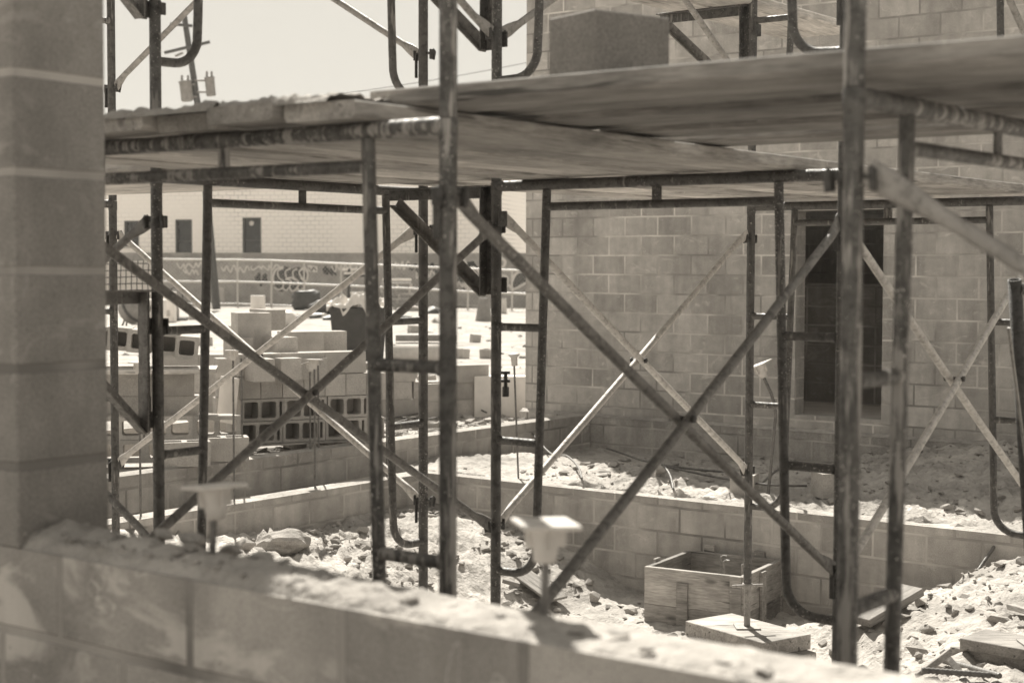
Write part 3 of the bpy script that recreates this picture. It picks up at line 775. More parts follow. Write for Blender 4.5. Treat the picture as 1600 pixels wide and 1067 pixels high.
# main pile right of the left frame: local axes e1 along its face, e2 into it
P0 = gp(374, 716, .0); A1 = rad(27); E1, E2 = cs(A1), cs(A1+math.pi/2)
def pal(P, E1_, E2_, nx, ny, z, label):
    root = empty('pallet', P + Z3*z, math.atan2(E1_.y, E1_.x)); tag(root, label, 'pallet')
    for i in range(7):
        mb = MB(); mb.box((nx/2, .05+(ny-.1)*i/6, .105), (nx, .09, .02)); mb.build('deck_board', WOOD, root)
    for i in range(3):
        mb = MB(); mb.box((.05+(nx-.1)*i/2, ny/2, .05), (.05, ny, .088)); mb.build('stringer', WOOD, root)
pal(P0, E1, E2, 1.3, .9, 0, 'wooden pallet under the hollow block pile')
zb = .12
ME_3 = block_mesh('slotted_block', .397, .194, .194, 3, .024)
ME_HS = block_mesh('solid_half_block', .194, .194, .194, 0)
def jit(a=.006): return random.uniform(-a, a)
for row in range(2):                     # two hollow rows, cores towards the picture
    for i in range(3):
        for dpt in range(2):
            cx = .2 + i*.402 + (.02 if row else 0) + jit(); cy = dpt*.2 + jit() + .0
            c = P0 + E1*cx + E2*(cy) ; c.z = P0.z + zb + row*.2 + .097
            # core axis horizontal: block z axis -> E2 ; width -> up
            X = E1; Y = -Z3; o = bpy.data.objects.new('concrete_block', ME_3 if dpt == 0 else ME_S); COL.objects.link(o)
            m = Matrix((X, Y, X.cross(Y))).transposed().to_4x4(); m.translation = c; o.matrix_world = m
            if dpt: tag(o, 'unseen solid block added behind the open cores of the main pile to darken them', 'block', 'added back blocks of the main pile')  # unseen solid blocks added to stop light coming through the cores
            else: tag(o, 'open cored block of the main pile, %s from the left in the %s row' % (ORD[i], ROW[row]), 'block', 'hollow blocks of the main pile')
for row in range(2):
    for i in range(7):                   # block ends and faces above the hollow rows
        c = P0 + E1*(.1 + i*.2) + E2*.2; c.z = P0.z + zb + .4 + row*.2
        if row == 1 and i > 5: continue
        if row == 0:
            place(ME_S, c, E2, -E1, 'block laid end-on in the third row of the main pile, %s from the left' % ORD[i], 'end-on blocks of the main pile')
        elif i % 2 == 0:
            c = P0 + E1*(.2 + i*.201) + E2*(.1+jit(.02)); c.z = P0.z + zb + .6; place(ME_S, c, E1, E2, 'block laid lengthwise in the fourth row of the main pile, %s from the left' % ORD[i//2], 'lengthwise blocks of the main pile')
for i, (px, py, d, o_) in enumerate(((402, 594, 13.75, 'e'), (441, 592, 13.95, 'e'), (474, 592, 14.1, 'l'), (520, 590, 14.35, 'l'), (388, 557, 14.3, 'u'), (408, 557, 14.35, 'u'), (435, 559, 14.3, 'e'), (470, 550, 14.7, 'l'), (506, 549, 14.95, 'l'), (418, 515, 15.0, 'e'), (372, 560, 14.3, 'e'), (462, 594, 14.6, 'l'), (500, 594, 14.8, 'l'))):
    c = at(px, py, d); a_ = A1 + .12*math.sin(i*2.3); X = cs(a_); Y = cs(a_+math.pi/2)
    lab_ = ['left block of the lowest layer on top of the main pile', 'second block of the lowest layer on top of the main pile', 'third block of the lowest top layer, laid lengthwise', 'right end block of the lowest top layer of the main pile', 'left one of two upright blocks on the main pile', 'right one of two upright blocks on the main pile', 'end-on block beside the upright pair on the main pile', 'long faced block right of the upright pair on the main pile', 'rightmost long faced block high on the main pile', 'topmost block of the main pile, set back', 'block jutting out at the left of the main pile', 'inner block behind the third one of the top layer', 'inner block behind the right end of the top layer'][i]
    if o_ == 'l': place(ME_S, c, X, Y, lab_, None)
    elif o_ == 'e': place(ME_S, c, Y, -X, lab_, None)
    else: place(ME_S, c + Z3*.2, Z3, X, lab_, None)
def rows(P, e1, e2, nx, nz, lab_, grp, me=None, z0=0.0, skip=()):
    for k_ in range(nz):
        for i in range(nx):
            if (k_, i) in skip: continue
            c = P + e1*(.2+i*.403+(.0 if k_ % 2 else .03)+jit(.01)) + e2*(.1+jit(.015)); c.z = P.z + z0 + .197*k_
            place(me or ME_S, c, e1, e2, '%s, %s from left, %s row' % (lab_, ORD[i], ROW[k_]), grp)
Pd = gp(590, 652, .0); Ed = cs(rad(14))
rows(Pd, Ed, cs(rad(104)), 2, 3, 'block in the low stack right of the main pile', 'blocks of the low right stack', skip=((2, 1),))
Pe = gp(575, 690, .02)
rows(Pe - Ed*.62 + cs(rad(104))*.35, Ed, cs(rad(104)), 2, 3, 'block in the stack joined to the main pile', 'blocks joined to the main pile', skip=((2, 0),))
for px, py, d_, nx, nz, a_, lb in ((338, 600, 15.6, 1, 4, 20, 'block in the stack just left of the main pile'), (188, 600, 16.2, 3, 4, 5, 'block in the rear stack behind the tilted half blocks'), (662, 600, 17.5, 2, 3, 30, 'block in the stack below the concrete pipe')):
    q_ = at(px, py, d_); rows(Vector((q_.x, q_.y, -.02)), cs(rad(a_)), cs(rad(a_+90)), nx, nz, lb, lb.replace('block in', 'blocks of'), skip=((nz-1, 0),) if nx > 1 else ())
# left pile with tilted half blocks
for i, (px, py, a) in enumerate(((160, 547, 10), (186, 548, 9), (217, 552, 8), (262, 556, 10), (292, 562, 12))):
    c = at(px, py, 13.3); X = cs(rad(a)); tl = rad(-5); Xt = (X*math.cos(tl) + Z3*math.sin(tl)).normalized(); Yt = -Z3
    Yt = (Yt - Xt*Yt.dot(Xt)).normalized()
    o = place(ME_H, c + Z3*.1, Xt, Yt, ['half block at the pillar edge, first of the tilted row', 'second tilted half block from the pillar', 'tilted half block left of the bracket plate with its core facing out', 'tilted half block behind the bracket plate', 'last tilted half block at the right end of the left pile'][i], 'tilted half blocks', 'half_block')
    o = place(ME_HS, c + Z3*.1 + Xt.cross(Yt)*.2, Xt, Yt, 'added solid backing that darkens the core of the %s of the tilted half blocks' % ORD[i], 'tilted half blocks', 'half_block') if i >= 0 else o  # solid half blocks added behind so the open cores look dark
p0 = gp(150, 652, 0.0); q0 = at(150, 590, 13.2); Ea, Eb = cs(rad(9)), cs(rad(99))
Pg = Vector((q0.x, q0.y, -.02))
pl = plank(Pg + Z3*.80 + Eb*.1, Pg + Z3*.80 + Ea*1.0 + Eb*.1, .5, .04, 'board under the tilted half blocks on the left pile', 0, WOOD, 'loose_board')
rows(Pg + Eb*.1, Ea, Eb, 2, 2, 'solid block amid the left pile', 'solid blocks of the left pile', z0=.40)
for k_ in range(2):
    for i in range(3):
        c = Pg + Ea*(.2+i*.402+jit()) + Eb*(-.1); c.z = .05 + k_*.197 + .097 - .02
        o = bpy.data.objects.new('concrete_block', ME_B); COL.objects.link(o); X, Y = Ea, -Z3
        m = Matrix((X, Y, X.cross(Y))).transposed().to_4x4(); m.translation = c; o.matrix_world = m
        tag(o, 'hollow block on its side low in the left pile, %s in the %s row' % (ORD[i], ROW[k_]), 'block', 'hollow blocks of the left pile')
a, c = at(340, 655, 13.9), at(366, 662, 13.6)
mb = MB(); X = (c-a); X.z = 0; L_ = X.length; X.normalize(); mb.box((0,0,.19), (L_, .02, .40), ch=.002); o = mb.build('loose_board', WHITE); o.location = a.lerp(c, .5); o.rotation_euler = (rad(-6), 0, math.atan2(X.y, X.x)); tag(o, 'added pale sheet standing for the bright sunlit left face of the main pile', 'board')  # white sheet added to imitate the sunlit end of the pile
# two blocks standing on the rear foundation row
for px, lab_ in ((287, 'open cored block standing on the rear foundation row, left one of two'), (348, 'open cored block standing on the rear foundation row, right one of two')):
    k_ = (px-800)/F; zz = 9.55/(V3.x*k_+V3.y); c = at(px, 600, zz); c.z = ZL1+.008
    place(ME_B, c, (U3*.8+V3*-.6).normalized(), (U3*.6+V3*.8).normalized(), lab_, None)

# ------------------------------------------------------------------ rebar and caps
def rebar(pts, r, label, name='rebar', n=10, ribs=False):
    mb = MB(); P = [Vector(p) for p in pts]
    if ribs:
        Q = []; R_ = []
        for a, c in zip(P, P[1:]):
            m_ = int((c-a).length/.02)
            for i in range(m_): Q += [a.lerp(c, i/m_), a.lerp(c, (i+.45)/m_)]; R_ += [r, r*1.28]
        Q.append(P[-1]); R_.append(r); mb.tube(Q, R_, n)
    else: mb.tube(P, r, n)
    root = empty(name, P[0]); o = mb.build('bar', RUST, root, loc=P[0]); o.location = (0, 0, 0)
    tag(root, label, 'rebar'); return root
def cap(bar, top, ax, sc=1.0, rot=.4, flare=False):
    """square topped mushroom cap on a bar; top: centre of the plate"""
    ax = ax.normalized(); X = cs(rot); X = (X - ax*X.dot(ax)).normalized(); Y = ax.cross(X)
    mb = MB()
    mb.lathe([(.034*sc, -.008*sc), (.0285*sc, -.018*sc), (.0255*sc, -.03*sc), (.0225*sc, -.05*sc), (.0195*sc, -.07*sc), (.0135*sc, -.0715*sc), (.010*sc, -.068*sc)] if not flare else [(.026*sc, -.02*sc), (.022*sc, -.09*sc), (.012*sc, -.09*sc)], 18, (0,0,0), ax)
    if not flare:
        for k_ in range(4):
            q = X*math.cos(k_*math.pi/2) + Y*math.sin(k_*math.pi/2); w_ = ax.cross(q)
            mb.box(q*.029*sc - ax*.027*sc, (.016*sc, .003*sc, .036*sc), q, w_, ax)
    c_ = mb.build('cap', CAPP, bar); c_.location = top - bar.location
    mb = MB()
    if not flare: mb.box(-ax*.004*sc, (.104*sc, .104*sc, .008*sc), X, Y, ax, ch=.002*sc); mb.build('cap_plate', CAPP, c_)
    else: mb.lathe([(.0, 0), (.042*sc, 0), (.045*sc, -.006*sc), (.030*sc, -.022*sc), (.024*sc, -.03*sc)], 18, (0,0,0), ax); mb.build('cap_flare', CAPP, c_)
# two near ones on the foreground wall
for (px, pb, pt, tx, lab1, lab2, rot) in ((331, 886, 757, 335, 'blurred short rebar with a shaded square cap on the near wall before the left frame', '', .62), (851, 966, 815, 853, 'blurred short rebar with a bright square cap on the sunlit part of the near wall', '', .25)):
    base = gp(px, pb, NZ); k_ = (tx-800)/F
    d = (base-CAMP).dot(FW); top = at(tx, pt, d)
    cap(rebar([base - Z3*.1, base, top - Z3*.02], .0075, lab1), top, (top-base) + Z3*.4 + V3*(.05 if px < 400 else -.015), 1.0, rot)
def on_line(px, V, z):                  # on a wall top at constant V
    k_ = (px-800)/F; Zf = V/(V3.x*k_+V3.y); p = Vector((k_*Zf, Zf, z)); return p
for (px, ytop, V, z, lab1, lab2, fl) in (
    (217, 566, 9.02, ZV, 'square capped rebar in front of the left block pile', 'square cap on the rebar in front of the left block pile', False),
    (364, 547, 9.02, ZV, 'flat capped rebar before the left end of the main pile', 'flat cap at the left end of the main block pile', False),
    (377, 556, 9.55, ZL1, 'bare rebar before the left end of the main pile', None, False),
    (484, 566, 9.55, ZL1, 'rebar with tilted cap, left of the close pair before the main pile', 'tilted cap, left of the close pair before the main pile', False),
    (491, 561, 9.02, ZV, 'long rebar with upright cap, right of the close pair before the main pile', 'cap right in the close pair before the main pile', False),
    (497, 566, 9.55, ZL1, 'bare rebar just right of the capped pair', None, False),
    (604, 575, 9.02, ZV, 'rebar beside the blurred left-centre post', None, False)):
    p = on_line(px, V, z); d = (p-CAMP).dot(FW); t = at(px, ytop, d)
    rb = rebar([p - Z3*.1, p, t - Z3*.02], .008, lab1)
    if lab2: cap(rb, t, (Z3 + (cs(2.5)*.25 if px == 484 else cs(1)*.05)), 1.15, .5+px)
p = uv(10.68, L20+.03, ZV); p = gp(810, 748, ZV); d = (p-CAMP).dot(FW); t = at(803, 553, d)
cap(rebar([p - Z3*.1, p, t - Z3*.03], .0085, 'dark rebar with a funnel shaped cap at the foundation corner left of the tall wall'), t, Z3 + cs(3.0)*.06, 1.15, .3, True)
# leaning rebar with a square cap before the doorway
a = gp(1199, 783, ZV-.02); d = (a-CAMP).dot(FW)
rb = rebar([a - Z3*.1, a, at(1208, 690, d), at(1212, 650, d), at(1211, 635, d), at(1205, 615, d), at(1192, 587, d)], .0115, 'bent rebar leaning left with a square cap, beside the doorway', ribs=True)
tp = at(1185, 569, d); cap(rb, tp, tp - at(1205, 615, d), 1.6, .8)
def ground_line(pix, lift, label, r=.0095, z=None):
    P = []
    for (px, py, dz) in pix:
        q = on_ground(px, py); P.append(q + Z3*(lift+dz))
    Q = [P[0]]
    for i in range(len(P)-1):
        for t in (.25, .5, .75, 1): 
            p0_, p1_, p2_, p3_ = P[max(i-1,0)], P[i], P[i+1], P[min(i+2, len(P)-1)]
            Q.append(.5*((2*p1_) + (p2_-p0_)*t + (2*p0_-5*p1_+4*p2_-p3_)*t*t + (-p0_+3*p1_-3*p2_+p3_)*t**3))
    return rebar(Q, r, label)
ground_line([(828, 700, 0), (860, 715, .02), (885, 724, .05), (903, 742, .05), (909, 758, 0)], .02, 'curved bent rebar on the sunlit soil, left one')
ground_line([(948, 706, .02), (975, 718, .03), (1005, 732, .05), (1030, 741, .08), (1046, 758, .06), (1052, 771, 0)], .02, 'curved bent rebar on the sunlit soil beside the fallen cap')
ground_line([(1032, 738, .03), (1100, 746, .03), (1182, 752, .03)], .03, 'straight rebar lying behind the fallen cap')
rb = ground_line([(1034, 739, .03), (1120, 756, .02), (1200, 770, .02), (1260, 772, .02)], .03, 'long rebar lying in front, running right from its flat fallen cap')
ground_line([(1190, 762, 0), (1215, 752, .06), (1245, 747, .10), (1268, 752, .06), (1276, 762, 0)], .02, 'hooped rebar on the soil behind the right post')
q = on_ground(1020, 742) + Z3*.05; cap(rb, q, (cs(rad(190)) + Z3*.15), 1.5, .2)
a = gp(1344, 828, ZV-.35); d = (a-CAMP).dot(FW)
rebar([a, at(1362, 803, d), at(1370, 794, d), at(1378, 791, d), at(1386, 797, d), at(1390, 806, d)], .011, 'hooked rebar bent over the foundation wall between the two right posts')
a, c = at(1568, 832, 10.9), on_ground(1520, 893); rebar([c - Z3*.05, a], .012, 'straight rod leaning on the foundation wall at right')
for i, (pa, pb_) in enumerate((((603, 682), (690, 664)), ((610, 690), (700, 668)), ((600, 676), (720, 660)), ((690, 664), (768, 654)), ((720, 655), (760, 668)))):
    ground_line([(pa[0], pa[1]-14, 0), ((pa[0]+pb_[0])/2, (pa[1]+pb_[1])/2-14, .02), (pb_[0], pb_[1]-14, 0)], .02+.012*i, ['loose rod on the soil behind the left foundation row, lowest', 'loose rod beside the lowest one behind the foundation row', 'long loose rod behind the left foundation row', 'loose rod beyond the blurred centre post', 'short rod crossing the others behind the centre post'][i])
for i, (pa, pb_) in enumerate((((1470, 1046), (1562, 1068)), ((1440, 1058), (1548, 1066)))):
    a, c = on_ground(*pa), on_ground(*pb_); rebar([a+Z3*.03, c+Z3*.03], .012, ['ribbed bar lying at the bottom right, upper of two', 'ribbed bar lying at the bottom right, lower of two'][i], ribs=True)
for i, (pa, pb_, w) in enumerate((((1440, 1052), (1479, 1022), .03), ((1496, 1046), (1478, 1024), .03))):
    a = on_ground(*pa); d = (a-CAMP).dot(FW); c = at(pb_[0], pb_[1], d+.08); X = (c-a).normalized(); Y = X.cross(FW).normalized()
    mb = MB(); mb.box((0,0,0), ((c-a).length+.06, w, .02), X, Y, ch=.002)
    o = mb.build('wooden_stake', WOOD2); o.location = (a+c)/2; tag(o, ['thin stake left at the bottom right corner, leaning right', 'thin stake at the bottom right corner, leaning left'][i], 'stake')
# hand clamp on the middle post
p = post_pt('F3', 1, 0); d = (p-CAMP).dot(FW); root = empty('bar_clamp', at(790, 597, d)); tag(root, 'small bar clamp hanging at the left post of the middle frame', 'clamp')
o_ = at(790, 597, d)
mb = MB(); mb.tube([at(790, 580, d)-o_, at(790, 612, d)-o_], .008, 8); mb.lathe([(.014,-.02),(.014,.02)], 8, at(790, 612, d)-o_); mb.build('clamp_bar', STEEL_DK, root)
for yy, x1 in ((582, 776), (595, 778)):
    mb = MB(); mb.tube([at(x1, yy, d)-o_, at(797, yy, d)-o_], .007, 8); mb.build('clamp_jaw', STEEL_DK, root)

# ------------------------------------------------------------------ wooden form box in the trench
ZT = -2.20+EYE
fl_, fr_ = gp(1007, 884, ZT), gp(1161, 901, ZT)
X = (fr_-fl_); LX = X.length; X.normalize(); Y = Vector((-X.y, X.x, 0)); LY = LX*1.02
o0 = fl_.copy(); root = empty('form_box', Vector((o0.x, o0.y, ZT-.42)), math.atan2(X.y, X.x)); tag(root, 'open square wooden form box standing in the trench before the foundation wall', 'form box')
HT = .42; t = .038
for nm, (cx, cy, sx, sy, rz) in {'front': (LX/2, t/2, LX, t, 0), 'back': (LX/2, LY-t/2, LX, t, 0), 'left': (t/2, LY/2, LY-2*t-.004, t, 1), 'right': (LX-t/2, LY/2, LY-2*t-.004, t, 1)}.items():
    for (z0, hh, nn) in ((HT-.275, .272, 'upper_board'), (-.08, HT-.275+.078, 'lower_board')):
        mb = MB(); mb.box((0, 0, 0), (sx, t if nn == 'upper_board' else t*.9, hh), ch=.002); o = mb.build(nn, WOOD2, root); o.location = (cx, cy, z0+hh/2); o.rotation_euler.z = rz*math.pi/2
for i, (x, y, zt, rz) in enumerate(((.31, -.013, .33, 0), (.62, -.013, .30, 0), (LX*.22, LY+.013, HT+.05, 0), (LX*.75, LY+.013, HT+.04, 0), (-.013, LY*.3, HT+.02, 1), (LX+.013, LY*.45, HT-.02, 1))):
    if i == 1: continue
    mb = MB(); mb.box((0,0,0), (zt+.1, .085, .022), Vector((0,0,1)), Vector((1,0,0)) if not rz else Vector((0,1,0)), ch=.002); o = mb.build('stake', WOOD2, root); o.location = (x, y, (zt-.1)/2)
mb = MB(); mb.box((LX-.05, -.013, HT-.16), (.085, .022, .32), ch=.002); mb.build('corner_cleat', WOOD2, root)
for (x, y) in ((.45, .42), (.62, .36), (.36, .58)):
    c = o0 + X*x + Y*y; mb = MB()
    mb.tube([(c.x, c.y, ZT-.45), (c.x, c.y, ZT-.02), (c.x, c.y, ZT+.01), (c.x+.015, c.y-.01, ZT+.02), (c.x+.04, c.y-.02, ZT+.018)], .008, 8)
    tag(mb.build('anchor_bolt', GALV, loc=c), 'small hooked anchor bolt inside the form box, '+{.45: 'left of the middle', .62: 'right of the middle', .36: 'deepest'}[x], 'anchor bolt')
# loose boards and blocks around the trench
def board(a, c, w, t, label, name='loose_board', up=None):
    X = (c-a).normalized(); Y = (up or Z3).cross(X).normalized(); mb = MB(); mb.box((0,0,0), ((c-a).length, w, t), Vector((1,0,0)), Vector((0,1,0)), ch=.003)
    o = mb.build(name, WOOD2); m = Matrix((X, Y, X.cross(Y))).transposed().to_4x4(); m.translation = (a+c)/2; o.matrix_world = m
    tag(o, label, 'board'); return o
a, c = on_ground(1338, 985)+Z3*.05, on_ground(1422, 948)+Z3*.10
board(a, c, .20, .045, 'sunlit board lying on the soil between the two right posts')
a, c = on_ground(806, 905)+Z3*.07, on_ground(872, 950)+Z3*.06; board(a, c, .21, .02, 'pale thin board lying on the rubble beside the near rebar cap')
a, c = on_ground(785, 918)+Z3*.05, on_ground(812, 925)+Z3*.05; board(a, c, .05, .03, 'short stick lying at the foot of the middle post')
a, c = on_ground(1578, 962)+Z3*.05, on_ground(1625, 975)+Z3*.05; board(a, c, .04, .03, 'stick lying on the soil slope at the right edge')
for i, (px, py, r, sq, nm) in enumerate(((446, 856, .20, (1.35, .8, .62), 'largest pale rock, at the foot of the left foundation wall'), (383, 856, .13, (1.2, .8, .7), 'shaded dark rock left of the largest rock'),
    (544, 878, .07, (1.1, .8, .8), 'rounded stone in the middle of the left rubble'), (900, 886, .085, (1, .9, .9), 'pale angular stone on the rubble slope before the foundation wall'), (930, 940, .10, (1, .8, 1), 'grey stone at the bottom of the rubble slope'),
    (984, 958, .09, (1.2, .8, .7), 'squarish stone left of the form box'), (955, 950, .075, (1.3, .8, .8), 'stone behind the squarish one by the form box'), (1492, 908, .12, (1.3, .8, .6), 'stone on the crest of the right soil slope'),
    (1440, 945, .10, (1.1, .9, .7), 'stone at the left edge of the right soil slope'), (820, 835, .07, (1, .8, .8), 'stone on the rubble right of the middle post'), (800, 832, .06, (1, .9, .8), 'small stone beside the middle post brace'),
    (1120, 722, .09, (1.3, .8, .7), 'pale lump on the sunlit soil before the tall wall'), (1300, 775, .11, (1.5, .8, .5), 'low rock on the soil behind the thick right post'), (1480, 796, .10, (1.6, .7, .5), 'flat clod on the soil at right'),
    (1500, 745, .09, (1.2, .9, .6), 'broad stone on the shaded soil bank at right'), (860, 710, .09, (1.5, .8, .6), 'stone beside the curved rebar near the wall corner'), (718, 640, .20, (1.3, .9, .8), 'dark boulder beyond the blurred centre post'),
    (748, 648, .22, (1.2, .9, .8), 'pale boulder before the white slab'), (770, 660, .16, (1.2, .9, .7), 'boulder right of the pale one before the white slab'), (735, 662, .12, (1.2, .9, .7), 'smaller boulder in front of the pale one'),
    (1285, 1010, .07, (1, .8, .8), 'broken stone beside the timber pads'), (1300, 1022, .05, (1, .8, .9), 'smaller broken stone beside the timber pads'))):
    p = on_ground(px, py); r *= .58 if i else .72; mb = MB(); chip(mb, p + Z3*(r*sq[2]*.35), r, i*5+3, sq, i*.9) if i else mb.rock(p + Z3*(r*sq[2]*.5), r, 100, sq, .3, 3)
    o = mb.build('rock', STONE, loc=p); tag(o, nm, 'rock', 'single rocks on the site')
for i, (px, py, a_, lab_) in enumerate(((1293, 772, .3, 'pale broken block lying behind the thick right post'), (1163, 772, 1.2, 'broken block piece before the rear post on the soil'),)):
    p = on_ground(px, py); place(ME_H, p - Z3*.03, cs(a_), cs(a_+math.pi/2), lab_, None, 'half_block')

# ------------------------------------------------------------------ things behind
def slab(px0, px1, ytop, ybot, zb_, dep, label, name, m, cat):
    a, c = gp(px0, ybot, zb_), gp(px1, ybot, zb_); d = (a-CAMP).dot(FW); top = at(px0, ytop, d).z
    X = (c-a); L = X.length; X.normalize(); Y = Z3.cross(X); mb = MB(); mb.box((0,0,0), (L, dep, top-zb_+.1), ch=.008)
    o = mb.build(name, m); o.location = (a+c)/2 + Y*dep/2 + Z3*((top-zb_-.1)/2); o.rotation_euler.z = math.atan2(X.y, X.x); tag(o, label, cat); return o
slab(741, 822, 588, 646, .02, .25, 'pale upright slab beside the corner of the tall wall', 'concrete_slab', WHITE, 'slab')
# bin with sheet and bags
bp = on_ground(560, 566); d = (bp-CAMP).dot(FW); sc = d/F
root = empty('waste_bin', bp, .12); tag(root, 'dark open bin heaped with pale sheeting behind the block pile', 'bin')
w, h = 88*sc, 92*sc
def frus(mb, x0, y0, x1, y1, z0, z1):
    mb.hexa([(-x0,-y0,z0),(x0,-y0,z0),(x0,y0,z0),(-x0,y0,z0),(-x1,-y1,z1),(x1,-y1,z1),(x1,y1,z1),(-x1,y1,z1)])
mb = MB(); frus(mb, w*.42, w*.36, w*.5, w*.44, 0, h*.86); mb.build('bin_body', DARK, root)
mb = MB(); frus(mb, w*.53, w*.47, w*.53, w*.47, h*.86, h*.92); mb.build('bin_rim', DARK, root)
mb = MB(); ns = 24; vs = []
for i in range(ns+1):
    for j in range(ns+1):
        x = (i/ns-.5)*w*1.12; y = (j/ns-.5)*w*1.0; p_ = Vector((i*.22, j*.22, 3)); e = max(abs(i/ns-.5), abs(j/ns-.5))*2
        z = h*.95 + .20*h*abs(noise.noise(p_*.8)) + .1*h*noise.noise(p_*2.4) - (.5*h*max(0, (e-.82)/.18)*max(0.04, noise.noise(p_*.75+Vector((0,0,5)))) if e > .82 else 0)
        vs.append((x + .02*noise.noise(p_*3), y, z + .10*h*(1-e)))
mb.add(vs, [(i*(ns+1)+j, (i+1)*(ns+1)+j, (i+1)*(ns+1)+j+1, i*(ns+1)+j+1) for i in range(ns) for j in range(ns)]); mb.build('crumpled_sheeting', SHEET, root)
def bag(px, py, wpx, hpx, m, label, name='cement_bag', cat='bag', seed=0, dark=False):
    p = on_ground(px, py); d = (p-CAMP).dot(FW); s_ = d/F; vs_, fs_ = ICO[3]; out = []
    for v in vs_:
        q = Vector((math.copysign(abs(v.x)**.6, v.x), math.copysign(abs(v.y)**.7, v.y), math.copysign(abs(v.z)**.75, v.z)))
        k_ = 1 + .34*noise.noise(v*1.6+Vector((seed, 0, 0))) + .14*noise.noise(v*4+Vector((seed, 2, 0)))
        out.append(p + Vector((q.x*wpx*s_/2*k_, q.y*wpx*s_*.3*k_, (q.z*k_*.5+.5)*hpx*s_)))
    mb = MB(); mb.add(out, fs_, True); o = mb.build(name, m, loc=p); tag(o, label, cat); return o
bag(553, 563, 32, 40, SHEET, 'pale standing sack in front of the dark bin', seed=1)
bag(478, 484, 48, 30, DARK, 'dark rounded sack at left of the dark heap before the graffiti wall', 'plastic_sack', 'sack', 3)
bag(520, 491, 66, 22, DARK, 'long low dark sack on the ground left of the bin', 'plastic_sack', 'sack', 5)
bag(445, 512, 34, 26, SHEET, 'pale sack lying left of the bin on the sunlit ground', seed=8)
bag(497, 497, 30, 8, SHEET, 'flat pale scrap lying on the dark heap', 'sheet_scrap', 'scrap', 9)
def drum(px, py, wpx, hpx, m, label, taper=.8, name='drum', cat='drum'):
    p = on_ground(px, py); d = (p-CAMP).dot(FW); s_ = d/F; r = wpx*s_/2; h = hpx*s_
    root = empty(name, p); tag(root, label, cat); mb = MB()
    mb.lathe([(0,.0),(r,0),(r*1.0,h*.02),(r*lerp(1,taper,.33),h*.33),(r*lerp(1,taper,.34)*1.02,h*.35),(r*lerp(1,taper,.66),h*.66),(r*lerp(1,taper,.67)*1.02,h*.68),(r*taper,h*.97)], 28); mb.build('drum_shell', m, root)
    mb = MB(); mb.lathe([(r*taper*1.03,h*.95),(r*taper*1.03,h),(r*taper*.9,h*1.0),(0,h*.99)], 28); mb.build('drum_lid', m, root)
drum(403, 491, 23, 29, WHITE, 'bright white bucket standing behind the main pile', .96, 'bucket', 'bucket')
drum(343, 478, 20, 28, CONC, 'tapered pale drum left of the white bucket', .78)
drum(756, 502, 27, 36, GREY, 'grey tapered barrel standing by the far fence', .55, 'traffic_barrel', 'barrel')
drum(786, 490, 12, 24, CONC, 'narrow pale barrel by the far fence right of the grey one', .85, 'traffic_barrel', 'barrel')
p = on_ground(650, 572); d = (p-CAMP).dot(FW); s_ = d/F
root = empty('concrete_pipe', p + Z3*(17*s_)); tag(root, 'pale concrete pipe lying on its side behind the posts', 'pipe')
mb = MB(); ax = (RT + FW*.1).normalized(); L_ = 88*s_; r = 17*s_; mb.lathe([(r*.78,-L_/2),(r,-L_/2),(r,L_/2),(r*.78,L_/2)], 32, (0,0,0), ax); mb.lathe([(r*.78,L_/2),(r*.78,-L_/2)], 32, (0,0,0), ax); mb.build('pipe_shell', CONC, root)
a, c = on_ground(618, 536)+Z3*.12, on_ground(712, 536)+Z3*.12; o = board(a, c, .5, .14, 'dark flat slab lying behind the concrete pipe', 'flat_slab'); o.data.materials[0] = GREY
for i in range(5):                       # pallets stacked far back
    p = on_ground(618, 482); d = (p-CAMP).dot(FW); Lp = 46*d/F; hp = 8.2*d/F
    root = empty('pallet', p + Z3*(hp*i) + RT*(.06*(i % 3)), .1); tag(root, 'pallet in the dark stack far behind the posts, %s from the ground' % ORD[i], 'pallet', 'pallets in the far stack')
    mb = MB(); mb.box((0, 0, hp*.8), (Lp, 1.0, hp*.25)); mb.build('deck', WOOD, root)
    for x in (-.46, 0, .46):
        mb = MB(); mb.box((x*Lp, 0, hp*.33), (.09, 1.0, hp*.64)); mb.build('stringer', WOOD, root)
for i, (x0, x1, y) in enumerate(((546, 578, 458), (548, 582, 463), (600, 640, 437), (538, 578, 421), (540, 583, 427))):
    d = 46; a, c = at(x0, y, d), at(x1, y, d+.5); o = board(a, c, .2, .07, ['upper white length of timber stacked behind the bin', 'lower white length of timber stacked behind the bin', 'pale board on top of the far pallet stack', 'white length of timber highest behind the post', 'white length of timber second highest behind the post'][i], 'timber_length'); o.data.materials[0] = WHITE
mb = MB(); d = 46
for x in (545, 580): mb.tube([at(x, 420, d), at(x, 482, d)], .05, 8)
mb.box(at(562, 465, d) , (.9, .1, .06)); mb.box(at(562, 431, d), (.9, .1, .06))
tag(mb.build('timber_rack', STEEL_DK, loc=at(562, 482, d)), 'low rack holding white timber lengths behind the bin', 'rack')

